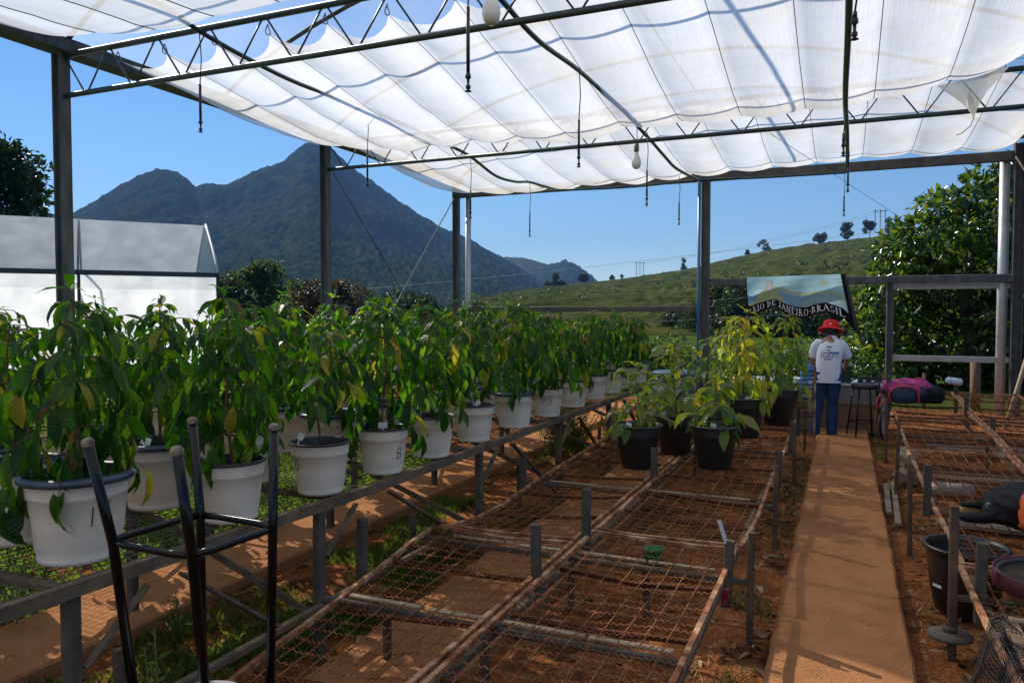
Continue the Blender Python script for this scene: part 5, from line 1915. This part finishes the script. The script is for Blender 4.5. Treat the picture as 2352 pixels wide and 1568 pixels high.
torso = loft([((-.0, .005, .79), .190, .132, 0), ((0, .008, .88), .184, .130, 0), ((.003, .02, 1.0), .166, .122, -.05), ((.01, .045, 1.12), .172, .123, -.15), ((.015, .07, 1.22), .180, .122, -.25), ((.02, .10, 1.30), .178, .112, -.35),
              ((.022, .122, 1.355), .150, .09, -.4), ((.025, .14, 1.395), .112, .072, -.4), ((.028, .152, 1.42), .082, .062, -.4), ((.03, .16, 1.44), .066, .058, -.4)], 30)
for sh_, el_ in ((V['lsh'], V['lel']), (V['rsh'], V['rel'])):
    a, b2 = Vector(sh_), Vector(el_)
    out_ = Vector((.05 if sh_[0] > .02 else -.05, 0, .0))
    c0 = a - out_ * 1.4 + Vector((0, -.004, .012))
    torso.tube([c0, a - out_ * .5 + Vector((0, 0, .012)), a.lerp(b2, .12), a.lerp(b2, .4) + out_ * .1, a.lerp(b2, .74) + out_ * .12], [.060, .072, .073, .070, .076], 18, cap=False)
shirt = torso.build('shirt', m_shirt, pr, True)
jn = MB()
for s_, hip, kn, an in ((-1, V['lhip'], V['lkn'], V['lan']), (1, V['rhip'], V['rkn'], V['ran'])):
    h_, k_, a_ = Vector(hip), Vector(kn), Vector(an)
    jn.tube([h_ + Vector((-s_ * .01, 0, .06)), h_ + Vector((0, 0, -.04)), h_.lerp(k_, .45), k_ + Vector((0, 0, .03)), k_ + Vector((0, -.005, -.06)), k_.lerp(a_, .5) + Vector((0, -.012, 0)), a_ + Vector((0, 0, .03)), a_ + Vector((0, 0, -.03))],
            [.098, .110, .099, .082, .076, .075, .070, .074], 18, cap=False)
jn.add(*(lambda L_: (L_.v, L_.f))(loft([((0, .0, .79), .163, .105, 0), ((0, .0, .88), .158, .102, 0), ((0, .01, .98), .14, .095, 0)], 26)))
for iv, p_ in enumerate(jn.v):
    f_ = 1 + .05 * fbm(p_[0] * 9, p_[2] * 14, p_[1] * 9)
    cx_ = (-.11 if p_[0] < -.01 else .08) if p_[2] < .78 else 0
    jn.v[iv] = (cx_ + (p_[0] - cx_) * f_, p_[1] * f_, p_[2])
jn.build('jeans', m_jeans, pr, True)
for an, to in ((V['lan'], V['lto']), (V['ran'], V['rto'])):
    a, b2 = Vector(an), Vector(to)
    MB().tube([a + Vector((0, -.05, -.045)), a + Vector((0, -.03, -.03)), a + Vector((0, .02, -.03)), a.lerp(b2, .6) + Vector((0, 0, -.01)), b2 + Vector((0, .02, 0)), b2 + Vector((0, .05, -.005))], [.028, .046, .05, .044, .036, .018], 14).build('shoe', m_shoe, pr, True)
hr = MB()
hr.ball(hd + Vector((0, -.012, .03)), .097, 16, 12, (1, 1.05, 1.05), .12, 3)
hr.ball(hd + Vector((.01, -.035, -.035)), .095, 18, 12, (1.15, .75, .85), .45, 5)
hr.ball(hd + Vector((.075, -.02, -.03)), .05, 12, 9, (1, .9, 1.2), .5, 8)
hr.ball(hd + Vector((-.06, -.02, -.02)), .05, 12, 9, (1, .9, 1.1), .5, 9)
hr.build('hair', m_hair, pr, True)
hc = hd + Vector((0, .0, .075))
hat = thing('x', None, None)
bpy.data.objects.remove(hat)
ht = MB()
ht.lathe([(.118, -.015), (.115, .03), (.107, .07), (.09, .092), (.05, .103), (0, .106)], 28)
ht.lathe([(.110, -.012), (.118, -.016), (.15, -.03), (.178, -.055), (.181, -.062), (.176, -.064), (.148, -.042), (.112, -.024), (.108, -.018)], 28)
ho = ht.build('hat', m_hat, pr, True, loc=hc, rot=(-.30, .10, 0))
MB().box((0, 0, 0), (.028, .003, .02)).build('badge', M['tag'], ho, loc=(-.012, -.1165, .018), rot=(-.1, 0, 0))
# printing on the back of the shirt, laid on the cloth
bpy.context.view_layer.update()
tree_ = BVHTree.FromPolygons([Vector(v.co) for v in shirt.data.vertices], [tuple(p.vertices) for p in shirt.data.polygons])
P_INK = {'navy': pmat('navy_print', (.03, .05, .22), rough=.7), 'blue': pmat('blue_print', (.07, .22, .62), rough=.7), 'red': pmat('red_print', (.5, .06, .06), rough=.7), 'grey': pmat('grey_print', (.22, .24, .24), rough=.7), 'teal': pmat('teal_print', (.05, .28, .26), rough=.7), 'olive': pmat('olive_print', (.32, .30, .12), rough=.7)}
acc = {k_: MB() for k_ in P_INK}


def decal(inkn, x0, z0, w_, h_):
    vs = []
    for i in range(4):
        for j in range(2):
            x, z = x0 + w_ * i / 3, z0 + h_ * j
            hit = tree_.ray_cast(Vector((x, -1, z)), Vector((0, 1, 0)))
            if hit[0] is None:
                return
            vs.append(hit[0] + Vector((0, -.004, 0)))
    acc[inkn].add(vs, [(0, 2, 3, 1), (2, 4, 5, 3), (4, 6, 7, 5)])


for i in range(4):
    decal('navy', -.013 + i * .017, 1.292, .013, .02)
decal('olive', .0, 1.255, .034, .012)
decal('grey', .006, 1.243, .022, .026)
decal('grey', .012, 1.238, .012, .01)
for i in range(7):
    decal('navy', -.09 + i * .0155, 1.213, .0115, .016 - .004 * (i % 2))
decal('blue', .02, 1.205, .13, .026)
for i in range(9):
    decal('navy', .026 + i * .0125, 1.212, .008, .012)
for i, (c, w_) in enumerate([('navy', .022), ('blue', .016), ('grey', .014), ('red', .032), ('grey', .012), ('red', .026), ('grey', .018), ('teal', .02)]):
    decal(c, -.093 + i * .030, 1.178, w_, .017)
for i, (c, w_) in enumerate([('grey', .018), ('red', .020), ('navy', .026), ('blue', .024), ('navy', .03), ('grey', .014), ('red', .032)]):
    decal(c, -.093 + i * .034, 1.150, w_, .014)
for i in range(5):
    decal('navy', -.045 + i * .018, 1.120, .0145, .015)
decal('blue', .046, 1.120, .03, .008)
for k_, b_ in acc.items():
    if b_.v:
        b_.build('print', P_INK[k_], shirt)

# ================================================================== BAGS AND LOOSE THINGS ON THE RIGHT


def blobgrid(fn, n=28, m_=18):
    b = MB()
    vs, fs = [], []
    for j in range(m_ + 1):
        for i in range(n):
            vs.append(fn(2 * PI * i / n, PI * j / m_))
    for j in range(m_):
        for i in range(n):
            i2 = (i + 1) % n
            fs.append((j * n + i, (j + 1) * n + i, (j + 1) * n + i2, j * n + i2))
    return b.add(vs, fs)


def soft(cx, cy_, cz, rx, ry, rz, wr, seed, flat=-.9, p=.75):
    def fn(a, th):
        d = Vector((math.sin(th) * math.cos(a), math.sin(th) * math.sin(a), math.cos(th)))
        e = Vector((math.copysign(abs(d.x) ** p, d.x), math.copysign(abs(d.y) ** p, d.y), math.copysign(abs(d.z) ** p, d.z)))
        k_ = 1 + wr * fbm(d.x * 3 + seed, d.y * 3, d.z * 3, 3)
        return Vector((cx + rx * e.x * k_, cy_ + ry * e.y * k_, cz + max(rz * flat, rz * e.z * k_)))
    return fn


zb = zr_(11.3)
bp_ = thing('backpack', 'pink and navy backpack lying on the far end of the right bench', 'backpack', (.80, 11.3, zb + .02), .1)
m_navy = pmat('navy_nylon', [(.3, (.012, .018, .045)), (.7, (.022, .03, .07))], 9, .5, 0, .3, 20)
m_pink = pmat('magenta_nylon', [(.3, (.40, .02, .16)), (.7, (.60, .05, .22))], 6, .45, 0, .4, 18)
m_coral = pmat('coral_strap', (.55, .06, .05), rough=.5)
m_blk2 = pmat('dark_nylon', (.010, .010, .014), rough=.7, spec=.2)
blobgrid(soft(.05, .02, .13, .36, .2, .13, .14, 2)).build('body', m_navy, bp_, True)
blobgrid(soft(-.02, .03, .20, .30, .20, .115, .22, 7, flat=-.45), 36, 24).build('top_panel', m_pink, bp_, True)
blobgrid(soft(-.10, -.17, .11, .17, .07, .105, .10, 4)).build('front_pocket', m_navy, bp_, True)
blobgrid(soft(.24, -.03, .12, .17, .17, .115, .2, 14)).build('end_pocket', m_blk2, bp_, True)
MB().tube([(-.26, -.21, .03), (-.27, -.22, .16), (-.2, -.23, .235), (-.02, -.235, .24), (.06, -.23, .2), (.075, -.235, .02)], .014, 8).build('strap', m_coral, bp_, True)
MB().tube([(-.30, -.12, .12), (-.40, -.16, .08), (-.42, -.2, -.08), (-.38, -.22, -.02), (-.33, -.2, .06)], .012, 8).build('strap', m_coral, bp_, True)
MB().tube([(-.36, -.1, .14), (-.41, -.14, .0), (-.43, -.16, -.22), (-.41, -.17, -.42), (-.38, -.16, -.2), (-.34, -.12, .1)], .006, 6).build('hanging_strap', M['wood_pale'], bp_, True)
MB().tube([(-.34, -.1, .1), (-.37, -.15, -.1), (-.36, -.16, -.36), (-.33, -.16, -.1)], .008, 6).build('hanging_strap', M['black'], bp_, True)
MB().tube([(.05, -.02, .31), (.12, 0, .335), (.2, .01, .30)], .012, 8).build('grab_handle', m_pink, bp_, True)

b2_ = thing('backpack', 'black backpack lying flat on the right bench under the orange bag', 'backpack', (1.06, 5.55, .385), -.12)
m_blk = pmat('black_nylon', [(.3, (.006, .006, .008)), (.7, (.014, .014, .017))], 9, .75, 0, .5, 16, spec=.2)
blobgrid(soft(.12, 0, .12, .36, .24, .13, .2, 3)).build('body', m_blk, b2_, True)
blobgrid(soft(.16, .06, .21, .25, .16, .06, .2, 9, flat=-.5)).build('pocket', m_blk, b2_, True)
MB().tube([(-.06, -.06, .22), (.0, -.16, .24), (.1, -.2, .22), (.22, -.22, .2)], .012, 8).build('piping', m_navy, b2_, True)
MB().tube([(-.12, -.14, .09), (-.24, -.15, .06), (-.33, -.13, .05), (-.38, -.11, .05)], [.032, .034, .032, .02], 10).build('strap', m_blk, b2_, True)
MB().tube([(-.15, .02, .12), (-.26, .03, .10), (-.36, .05, .09)], [.026, .024, .018], 10).build('strap', m_blk, b2_, True)
MB().box((0, 0, 0), (.05, .012, .026)).build('buckle', M['galv_light'], b2_, loc=(-.20, -.06, .125), rot=(.2, .2, .1))
tag(MB().tube([(-.0, 0, 0), (.16, .02, .01), (.22, .02, .012)], [.026, .03, .022], 10).build('tool_handle', pmat('ochre_wood', (.38, .24, .07), rough=.6), None, True, loc=(.70, 5.66, .43)), 'ochre handle sticking out beside the black backpack', 'handle')
ob = MB()


def bagf(a, th):
    p = soft(0, 0, .17, .24, .15, .18, .25, 12)(a, th)
    p.x += .03 * math.sin(p.z * 22 + a * 3)
    p.y += .02 * math.sin(p.z * 17 + a * 5)
    return p


m_or = leaf_mat('orange_plastic_bag', [(0, (.72, .16, .05)), (1, (.72, .16, .05))], [(0, (.85, .22, .06)), (1, (.85, .22, .06))], .3, .3, .5)
o = blobgrid(bagf, 36, 24).build('plastic_bag', m_or, None, True, loc=(1.19, 5.15, .40), rot=(0, 0, .3))
tag(o, 'crumpled orange plastic bag on the right bench at the picture edge', 'plastic bag')

sv = thing('soil_sieve', 'round sieve with a dark red hoop lying on the nearest right panel', 'sieve', (.99, 4.36, zr_(4.3) + .02))
m_hoop = pmat('dark_red_hoop', [(.3, (.09, .016, .022)), (.7, (.17, .04, .045))], 8, .6, 0, .1, 30)
MB().lathe([(.300, .0), (.303, .0), (.303, .075), (.300, .078), (.294, .075), (.294, .0)], 48).build('hoop', m_hoop, sv, True)
MB().lathe([(.295, .05), (.29, .066), (.278, .07), (.272, .06), (.276, .048), (.29, .044)], 48).build('inner_ring', M['pot_black_rim'], sv, True)
MB().box((0, 0, 0), (.16, .004, .05)).build('tape', pmat('grey_tape', (.42, .42, .43), rough=.35), sv, loc=(-.135, -.272, .035), rot=(0, 0, -.46))
pol = []
for i in range(-27, 28):
    x = i * .01
    h_ = math.sqrt(max(0, .278 ** 2 - x * x))
    for fl in (0, 1):
        p = []
        for kk in range(9):
            y = -h_ + 2 * h_ * kk / 8
            zz = .052 - .022 * (1 - (x * x + y * y) / .08)
            p.append((x, y, zz) if fl else (y, x, zz))
        pol.append(p)
tag(link('mesh', wires_mesh('mesh', pol, .0011, M['wire_dark']), sv), kind='stuff')

# black bucket under the right bench
bk = thing('plant_pot', 'large empty black pot on the earth under the right bench', 'pot', (.66, 5.02, -.01))
MB().lathe([(0, .01), (.145, .005), (.155, .015), (.175, .12), (.178, .125), (.2, .3), (.206, .36), (.222, .365), (.226, .378), (.218, .39), (.205, .387), (.196, .36), (.165, .06), (0, .05)], 40).build('pot', pmat('dusty_black_plastic', [(.4, (.010, .010, .011)), (.62, (.03, .02, .014)), (.8, (.14, .07, .04))], 9, .38, 0, .1, 40), bk, True)
MB().box((0, 0, 0), (.06, .002, .016)).build('sticker', M['tag'], bk, loc=(-.155, -.125, .17), rot=(.1, 0, -.9))

# net draped frame in the near right corner
nf = thing('netted_crate', 'wooden crate draped with black netting in the nearest right corner', 'crate', (.98, 3.42, 0))
for (x, y) in ((-.33, .3), (.33, .3), (-.33, -.3), (.33, -.3)):
    MB().bar((x, y, -.02), (x, y, .40), .05).build('leg', M['black'], nf)
for a, b in (((-.33, .3), (.33, .3)), ((-.33, -.3), (.33, -.3)), ((-.33, -.27), (-.33, .27)), ((.33, -.27), (.33, .27))):
    MB().bar((a[0], a[1], .415), (b[0], b[1], .415), .055, .03).build('top_bar', M['wood_brown'], nf)


def netpt(s_, t):
    """s_ runs round the crate, t from the middle of the top (0) over the edge (.5) to the hem (1)"""
    a = s_
    c, sn = math.cos(a), math.sin(a)
    sqr = 1 / max(abs(c) / .37, abs(sn) / .34)
    if t < .5:
        r_ = sqr * t * 2
        z = .436 - .03 * math.sin(PI * t * 2) + .01 * math.sin(a * 9 + t * 20)
    else:
        u = (t - .5) * 2
        r_ = sqr * (1 + .32 * u + .10 * u * math.sin(a * 7)) + .02
        z = .436 * (1 - u) + .012
    return (r_ * c, r_ * sn, z)


pol = []
for i in range(150):
    a = 2 * PI * i / 150
    pol.append([netpt(a + .02 * math.sin(t_ * 20 + i), t_) for t_ in np.linspace(.12, 1, 20)])
for t_ in np.linspace(.14, 1, 42):
    pol.append([netpt(a, t_) for a in np.linspace(0, 2 * PI, 110)])
tag(link('netting', wires_mesh('netting', pol, .0016, M['black']), nf), kind='stuff')

# bottle upended on an upright, packages, planks, sacks
bo = thing('plastic_bottle', 'pale cut plastic bottle stuck on an upright of the right bench', 'bottle', (1.46, 12.22, .715), .2)
MB().lathe([(.045, 0), (.05, .01), (.05, .13), (.046, .135), (.05, .14), (.05, .17), (.03, .20), (0, .205)], 18).build('body', pmat('frosted_plastic', (.62, .63, .68), rough=.3), bo, True, rot=(0, R(-82), 0), loc=(.05, 0, .03))
for i, (x, y, c_, lab) in enumerate(((1.86, 9.25, (.35, .42, .62), 'blue and white package under the right bench, leftmost'), (2.06, 9.2, (.55, .56, .60), 'whitish package under the right bench, middle of three'), (2.25, 9.3, (.16, .25, .55), 'deep blue package under the right bench, rightmost'))):
    o = blobgrid(soft(0, 0, .09, .09, .12, .09, .2, i + 20)).build('package', pmat('package_film', [(.35, c_), (.55, (.68, .68, .7)), (.7, c_)], 14, .35), None, True, loc=(x, y, .01), rot=(0, 0, i))
    tag(o, lab, 'package', 'packages under the right bench')
pz = [(.75, 8.5, 1.5, .06), (.85, 8.75, 1.45, .05), (.8, 9.0, 1.4, .07), (.78, 10.3, 1.35, .05), (1.05, 10.55, 1.1, .06), (.95, 10.8, 1.3, .06), (.7, 6.9, 1.6, .04), (.9, 7.15, 1.2, .05)]
plab = ['nearest of the three grey planks lying under the backpack end of the right bench', 'second grey plank under the far half of the right bench', 'third grey plank under the far half of the right bench', 'fourth grey plank, in front of the light stack', 'short light plank in the stack seen through the far mesh', 'topmost light plank in the stack seen through the far mesh', 'grey plank on the earth under the middle of the right bench', 'short grey plank beside the one under the middle of the right bench']
for i, (x, y, ln, z) in enumerate(pz):
    o = MB()
    o.bar((0, 0, z), (ln, q.uniform(-.06, .06), z + q.uniform(-.01, .02)), .15, .03)
    tag(o.build('plank', M['wood_grey'], None, False, loc=(x, y, 0)), plab[i], 'plank', 'planks under the right bench')
for i, (x0, y0, x1, y1, z, lab) in enumerate(((.42, 6.75, .47, 8.4, .03, 'thin weathered board lying beside the path, right one'), (.37, 7.1, .40, 8.3, .03, 'thin weathered board lying along the right path edge'))):
    tag(MB().bar((x0, y0, z), (x1, y1, z), .045, .022).build('board', M['wood_grey']), lab, 'board', 'thin boards beside the path')
o = blobgrid(soft(0, 0, .11, .10, .12, .12, .35, 31)).build('sack', pmat('dusty_sack', [(.3, (.30, .24, .17)), (.7, (.48, .40, .29))], 8, .9, 0, .4, 20), None, True, loc=(.62, 8.95, .06))
tag(o, 'pale dusty sack under the left edge of the right bench', 'sack')
o = blobgrid(soft(0, 0, .07, .13, .10, .085, .3, 33)).build('sack', pmat('brown_sack', [(.3, (.16, .11, .075)), (.7, (.30, .22, .15))], 8, .9, 0, .4, 20), None, True, loc=(.60, 8.5, .01))
tag(o, 'brown dusty sack on the earth below the pale sack', 'sack')
o = MB().tube([(0, 0, .07), (.34, .04, .075), (.40, .045, .076)], [.062, .066, .05], 16).build('plastic_drum', pmat('grey_plastic', (.30, .28, .25), rough=.5), None, True, loc=(.72, 8.05, .0))
tag(o, 'grey plastic can lying under the right bench beside the sacks', 'can')
gc = MB()
gc.lathe([(0, .004), (.052, .004), (.058, .012), (.068, .10), (.074, .104), (.074, .11), (.066, .11), (.055, .012), (0, .01)], 20)
tag(gc.build('plastic_cup', pmat('bright_green_plastic', (.02, .26, .07), rough=.35), None, True, loc=(-1.17, 5.12, .0)), 'bright green plastic cup on the earth under the middle bench', 'cup')
lp = thing('wooden_pole', 'pale wooden pole leaning at the right edge of the picture', 'pole', (2.30, 13.2, 0))
MB().tube([(-.10, 0, 0), (.02, 0, .5), (.30, 0, 1.7)], .032, 10).build('pole', M['wood_pale'], lp, True)
for (x, y, h_, r_, lab) in ((2.13, 15.6, .87, .085, 'thick brown fence post behind the far right panel'), (.60, 12.95, .78, .055, 'short brown post beside the steel post right of the table'), (2.85, 16.2, .55, .04, 'thin grey stake in front of the white downpipe'), (1.35, 15.7, .62, .03, 'thin grey stake between bag and brown fence post')):
    tag(MB().tube([(0, 0, -.1), (.01, 0, h_ * .5), (0, 0, h_)], [r_, r_ * .97, r_ * .95], 12).build('fence_post', M['wood_brown'], None, True, loc=(x, y, 0)), lab, 'post')

# ================================================================== WEEDS AND LITTER ON THE EARTH


def blades(name, n, area, hmin, hmax, mat, dens=None, lean=.5, wd=.006):
    P, D, N, L, W = [], [], [], [], []
    tries = 0
    while len(P) < n and tries < n * 30:
        tries += 1
        x0, x1, y0, y1 = area[nrg.randint(len(area))]
        x, y = nrg.uniform(x0, x1), nrg.uniform(y0, y1)
        if any(a - .02 < x < b + .02 and y0_ < y < y1_ for a, b, y0_, y1_ in PATHS):
            continue
        if dens is not None and fbm(x * 1.6, y * 1.6, 5.0) < dens + nrg.uniform(-.15, .15):
            continue
        P.append((x, y, ground_z(x, y) - .005))
        D.append((nrg.normal() * lean, nrg.normal() * lean, 1.0))
        N.append((nrg.normal(), nrg.normal(), .1))
        L.append(nrg.uniform(hmin, hmax))
        W.append(wd * nrg.uniform(.7, 1.5))
    return tag(link(name, leaves_mesh(name, *map(np.array, (P, D, N, L, W)), mat)), kind='stuff')


M['grass'] = leaf_mat('grass_blade', [(0, (.03, .06, .012)), (.6, (.07, .11, .02)), (1, (.16, .15, .05))], [(0, (.08, .16, .015)), (1, (.3, .34, .04))], .6, .35, .2)
M['straw'] = leaf_mat('dry_straw', [(0, (.22, .12, .05)), (.6, (.42, .27, .12)), (1, (.55, .40, .22))], [(0, (.2, .13, .05)), (1, (.3, .2, .1))], .8, .15, .1)
M['dead'] = leaf_mat('dead_leaf', [(0, (.05, .022, .012)), (.5, (.16, .075, .035)), (.85, (.30, .17, .09)), (1, (.45, .35, .24))], [(0, (.1, .04, .02)), (1, (.3, .15, .06))], .7, .12, .2)
M['grass_bright'] = leaf_mat('bright_grass_blade', [(0, (.05, .10, .014)), (1, (.11, .17, .03))], [(0, (.15, .32, .02)), (1, (.34, .48, .04))], .6, .4, .2)
blades('grass', 9000, [(-3.4, -2.3, 1.5, 5.2), (-3.35, -2.3, 3.2, 6.0), (-2.75, -2.28, 4.2, 6.6), (-3.4, -2.3, 8, 10)], .025, .075, M['grass'], -.02, .9)
blades('grass', 15000, [(-6.4, -4.15, 1.5, 8)], .06, .17, M['grass_bright'], -.35, .9, .022)
blades('grass', 5000, [(-3.4, -2.35, .8, 3.2)], .03, .10, M['grass'], -.2, .9, .012)
blades('grass', 6500, [(-3.4, -2.75, 4.3, 6.3), (-2.9, -2.35, 2.6, 4.4)], .025, .075, M['grass_bright'], -.12, .9)
blades('grass', 2600, [(-1.55, -.5, 5.8, 9), (-1.5, -.7, 1.0, 3), (-.52, -.34, 3, 11), (.36, .6, 6.5, 12)], .02, .07, M['grass'], .12, .7)
blades('dry_straw', 6000, [(.36, .75, 2.6, 9), (-.55, -.34, 2.5, 10), (-1.5, -.5, 2, 6), (-3.4, -2.3, 2, 8), (.6, 2.3, 3.5, 9)], .03, .10, M['straw'], .0, 2.6, .0035)
P, D, N, L, W = [], [], [], [], []
for i in range(620):
    x0, x1, y0, y1 = [(.35, .75, 2.7, 9), (-.55, -.33, 2.7, 10), (-1.55, -.5, 1.5, 9), (-3.4, -2.27, 2.0, 8.5), (.6, 2.3, 3.3, 9.5)][nrg.randint(5)]
    x, y = nrg.uniform(x0, x1), nrg.uniform(y0, y1)
    P.append((x, y, ground_z(x, y) + .006 + .02 * nrg.random_sample()))
    D.append((nrg.normal(), nrg.normal(), nrg.normal() * .22))
    N.append((nrg.normal() * .35, nrg.normal() * .35, 1))
    L.append(nrg.uniform(.04, .13))
    W.append(nrg.uniform(.018, .045))
tag(link('dead_leaves', leaves_mesh('dead_leaves', *map(np.array, (P, D, N, L, W)), M['dead'], .35)), kind='stuff')
# curled dead leaves lying in front at the right of the path
for i, (x, y, l_, rz, lab) in enumerate(((.47, 3.86, .17, -.5, 'large curled dead leaf at the near right of the path'), (.50, 3.66, .16, -.3, 'dark curled dead leaf, nearest on the right of the path'), (.55, 4.93, .11, -.9, 'grey curled dead leaf beside the black pot'), (-.43, 4.15, .13, .4, 'pale curled dead leaf left of the path near the clamp'))):
    b = MB()
    b.grid(9, 4, lambda u, v: (l_ * u, .045 * (v - .5) * math.sin(PI * (.06 + .9 * u)) * 2, .012 + .05 * math.sin(u * 3) * .5 + 1.2 * (v - .5) ** 2 * .05 + .012 * math.sin(u * 11 + v * 4)))
    tag(b.build('dead_leaf', M['dead'], None, True, loc=(x, y, ground_z(x, y)), rot=(0, 0, rz)), lab, 'dead leaf', 'large dead leaves beside the path')
# leafy weeds under and behind the left bench


def weed(label, x, y, n, h_, sp, seed, mat=None):
    t = thing('weed', label, 'weed', (x, y, -.01))
    r_ = random.Random(seed)
    s_ = MB()
    P, D, N, L, W = [], [], [], [], []
    for i in range(n):
        a = r_.uniform(0, 2 * PI)
        hh = h_ * r_.uniform(.55, 1)
        e = Vector((math.cos(a) * sp * r_.uniform(.1, 1), math.sin(a) * sp * r_.uniform(.1, 1), hh))
        o_ = Vector((r_.uniform(-.5, .5) * sp, r_.uniform(-.5, .5) * sp, 0))
        s_.tube([o_, o_.lerp(e + o_, .5) + Vector((0, 0, .1 * hh)), e + o_], [.004, .0035, .002], 5)
        for k_ in range(int(hh / .035)):
            f_ = .2 + .8 * k_ / max(1, hh / .035)
            p = o_.lerp(e + o_, f_)
            b_ = r_.uniform(0, 6.28)
            P.append(tuple(p))
            D.append((math.cos(b_), math.sin(b_), r_.uniform(-.3, .7)))
            N.append((r_.uniform(-.3, .3), r_.uniform(-.3, .3), 1))
            L.append(r_.uniform(.03, .075))
            W.append(r_.uniform(.012, .026))
    s_.build('stem', M['stem_green'], t, True)
    tag(link('foliage', leaves_mesh('foliage', *map(np.array, (P, D, N, L, W)), mat or M['leaf_weed']), t), kind='stuff')


M['leaf_weed'] = leaf_mat('weed_leaf', [(0, (.022, .05, .012)), (.7, (.05, .095, .018)), (1, (.12, .13, .03))], [(0, (.07, .17, .012)), (1, (.25, .36, .03))], .6, .4, .1)
weed('big dark leafy weed under the far half of the left bench', -3.0, 8.6, 80, .72, .45, 1)
weed('leafy weed between the far legs of the left bench', -2.75, 9.6, 30, .6, .32, 2)
weed('leafy weed at the rear of the left bench near the far end', -3.5, 9.6, 34, .75, .35, 3)
weed('thin weed with pairs of leaves at the lower left corner', -2.28, 1.72, 4, .55, .10, 4)
weed('tall thin weed stems beside the nearest bench leg', -2.24, 1.95, 3, .6, .06, 5)
weed('small weed on the edge of the left path under the bench', -3.1, 2.9, 5, .3, .10, 6)
weed('low weed at the foot of the second bench leg', -2.5, 3.4, 12, .2, .22, 7)
weed('weed growing behind the left bench beyond the left path', -4.2, 2.6, 26, .5, .35, 8)
weed('low green weed beside the near right leg of the middle bench', -.48, 4.6, 10, .1, .16, 9)

# ------------------------------------------------------------------ the air
hz = MB().box((0, 900, 250), (7000, 7800, 506))
m = bpy.data.materials.new('thin_haze')
nt, nd, lk = nodes(m)
out = nd.new('ShaderNodeOutputMaterial')
v = nd.new('ShaderNodeVolumePrincipled')
v.inputs['Color'].default_value = (.27, .52, 1.0, 1)
v.inputs['Density'].default_value = HAZE
v.inputs['Anisotropy'].default_value = 0.0
lk.new(v.outputs[0], out.inputs['Volume'])
if HAZE > 0:
    tag(hz.build('haze', m), kind='stuff')
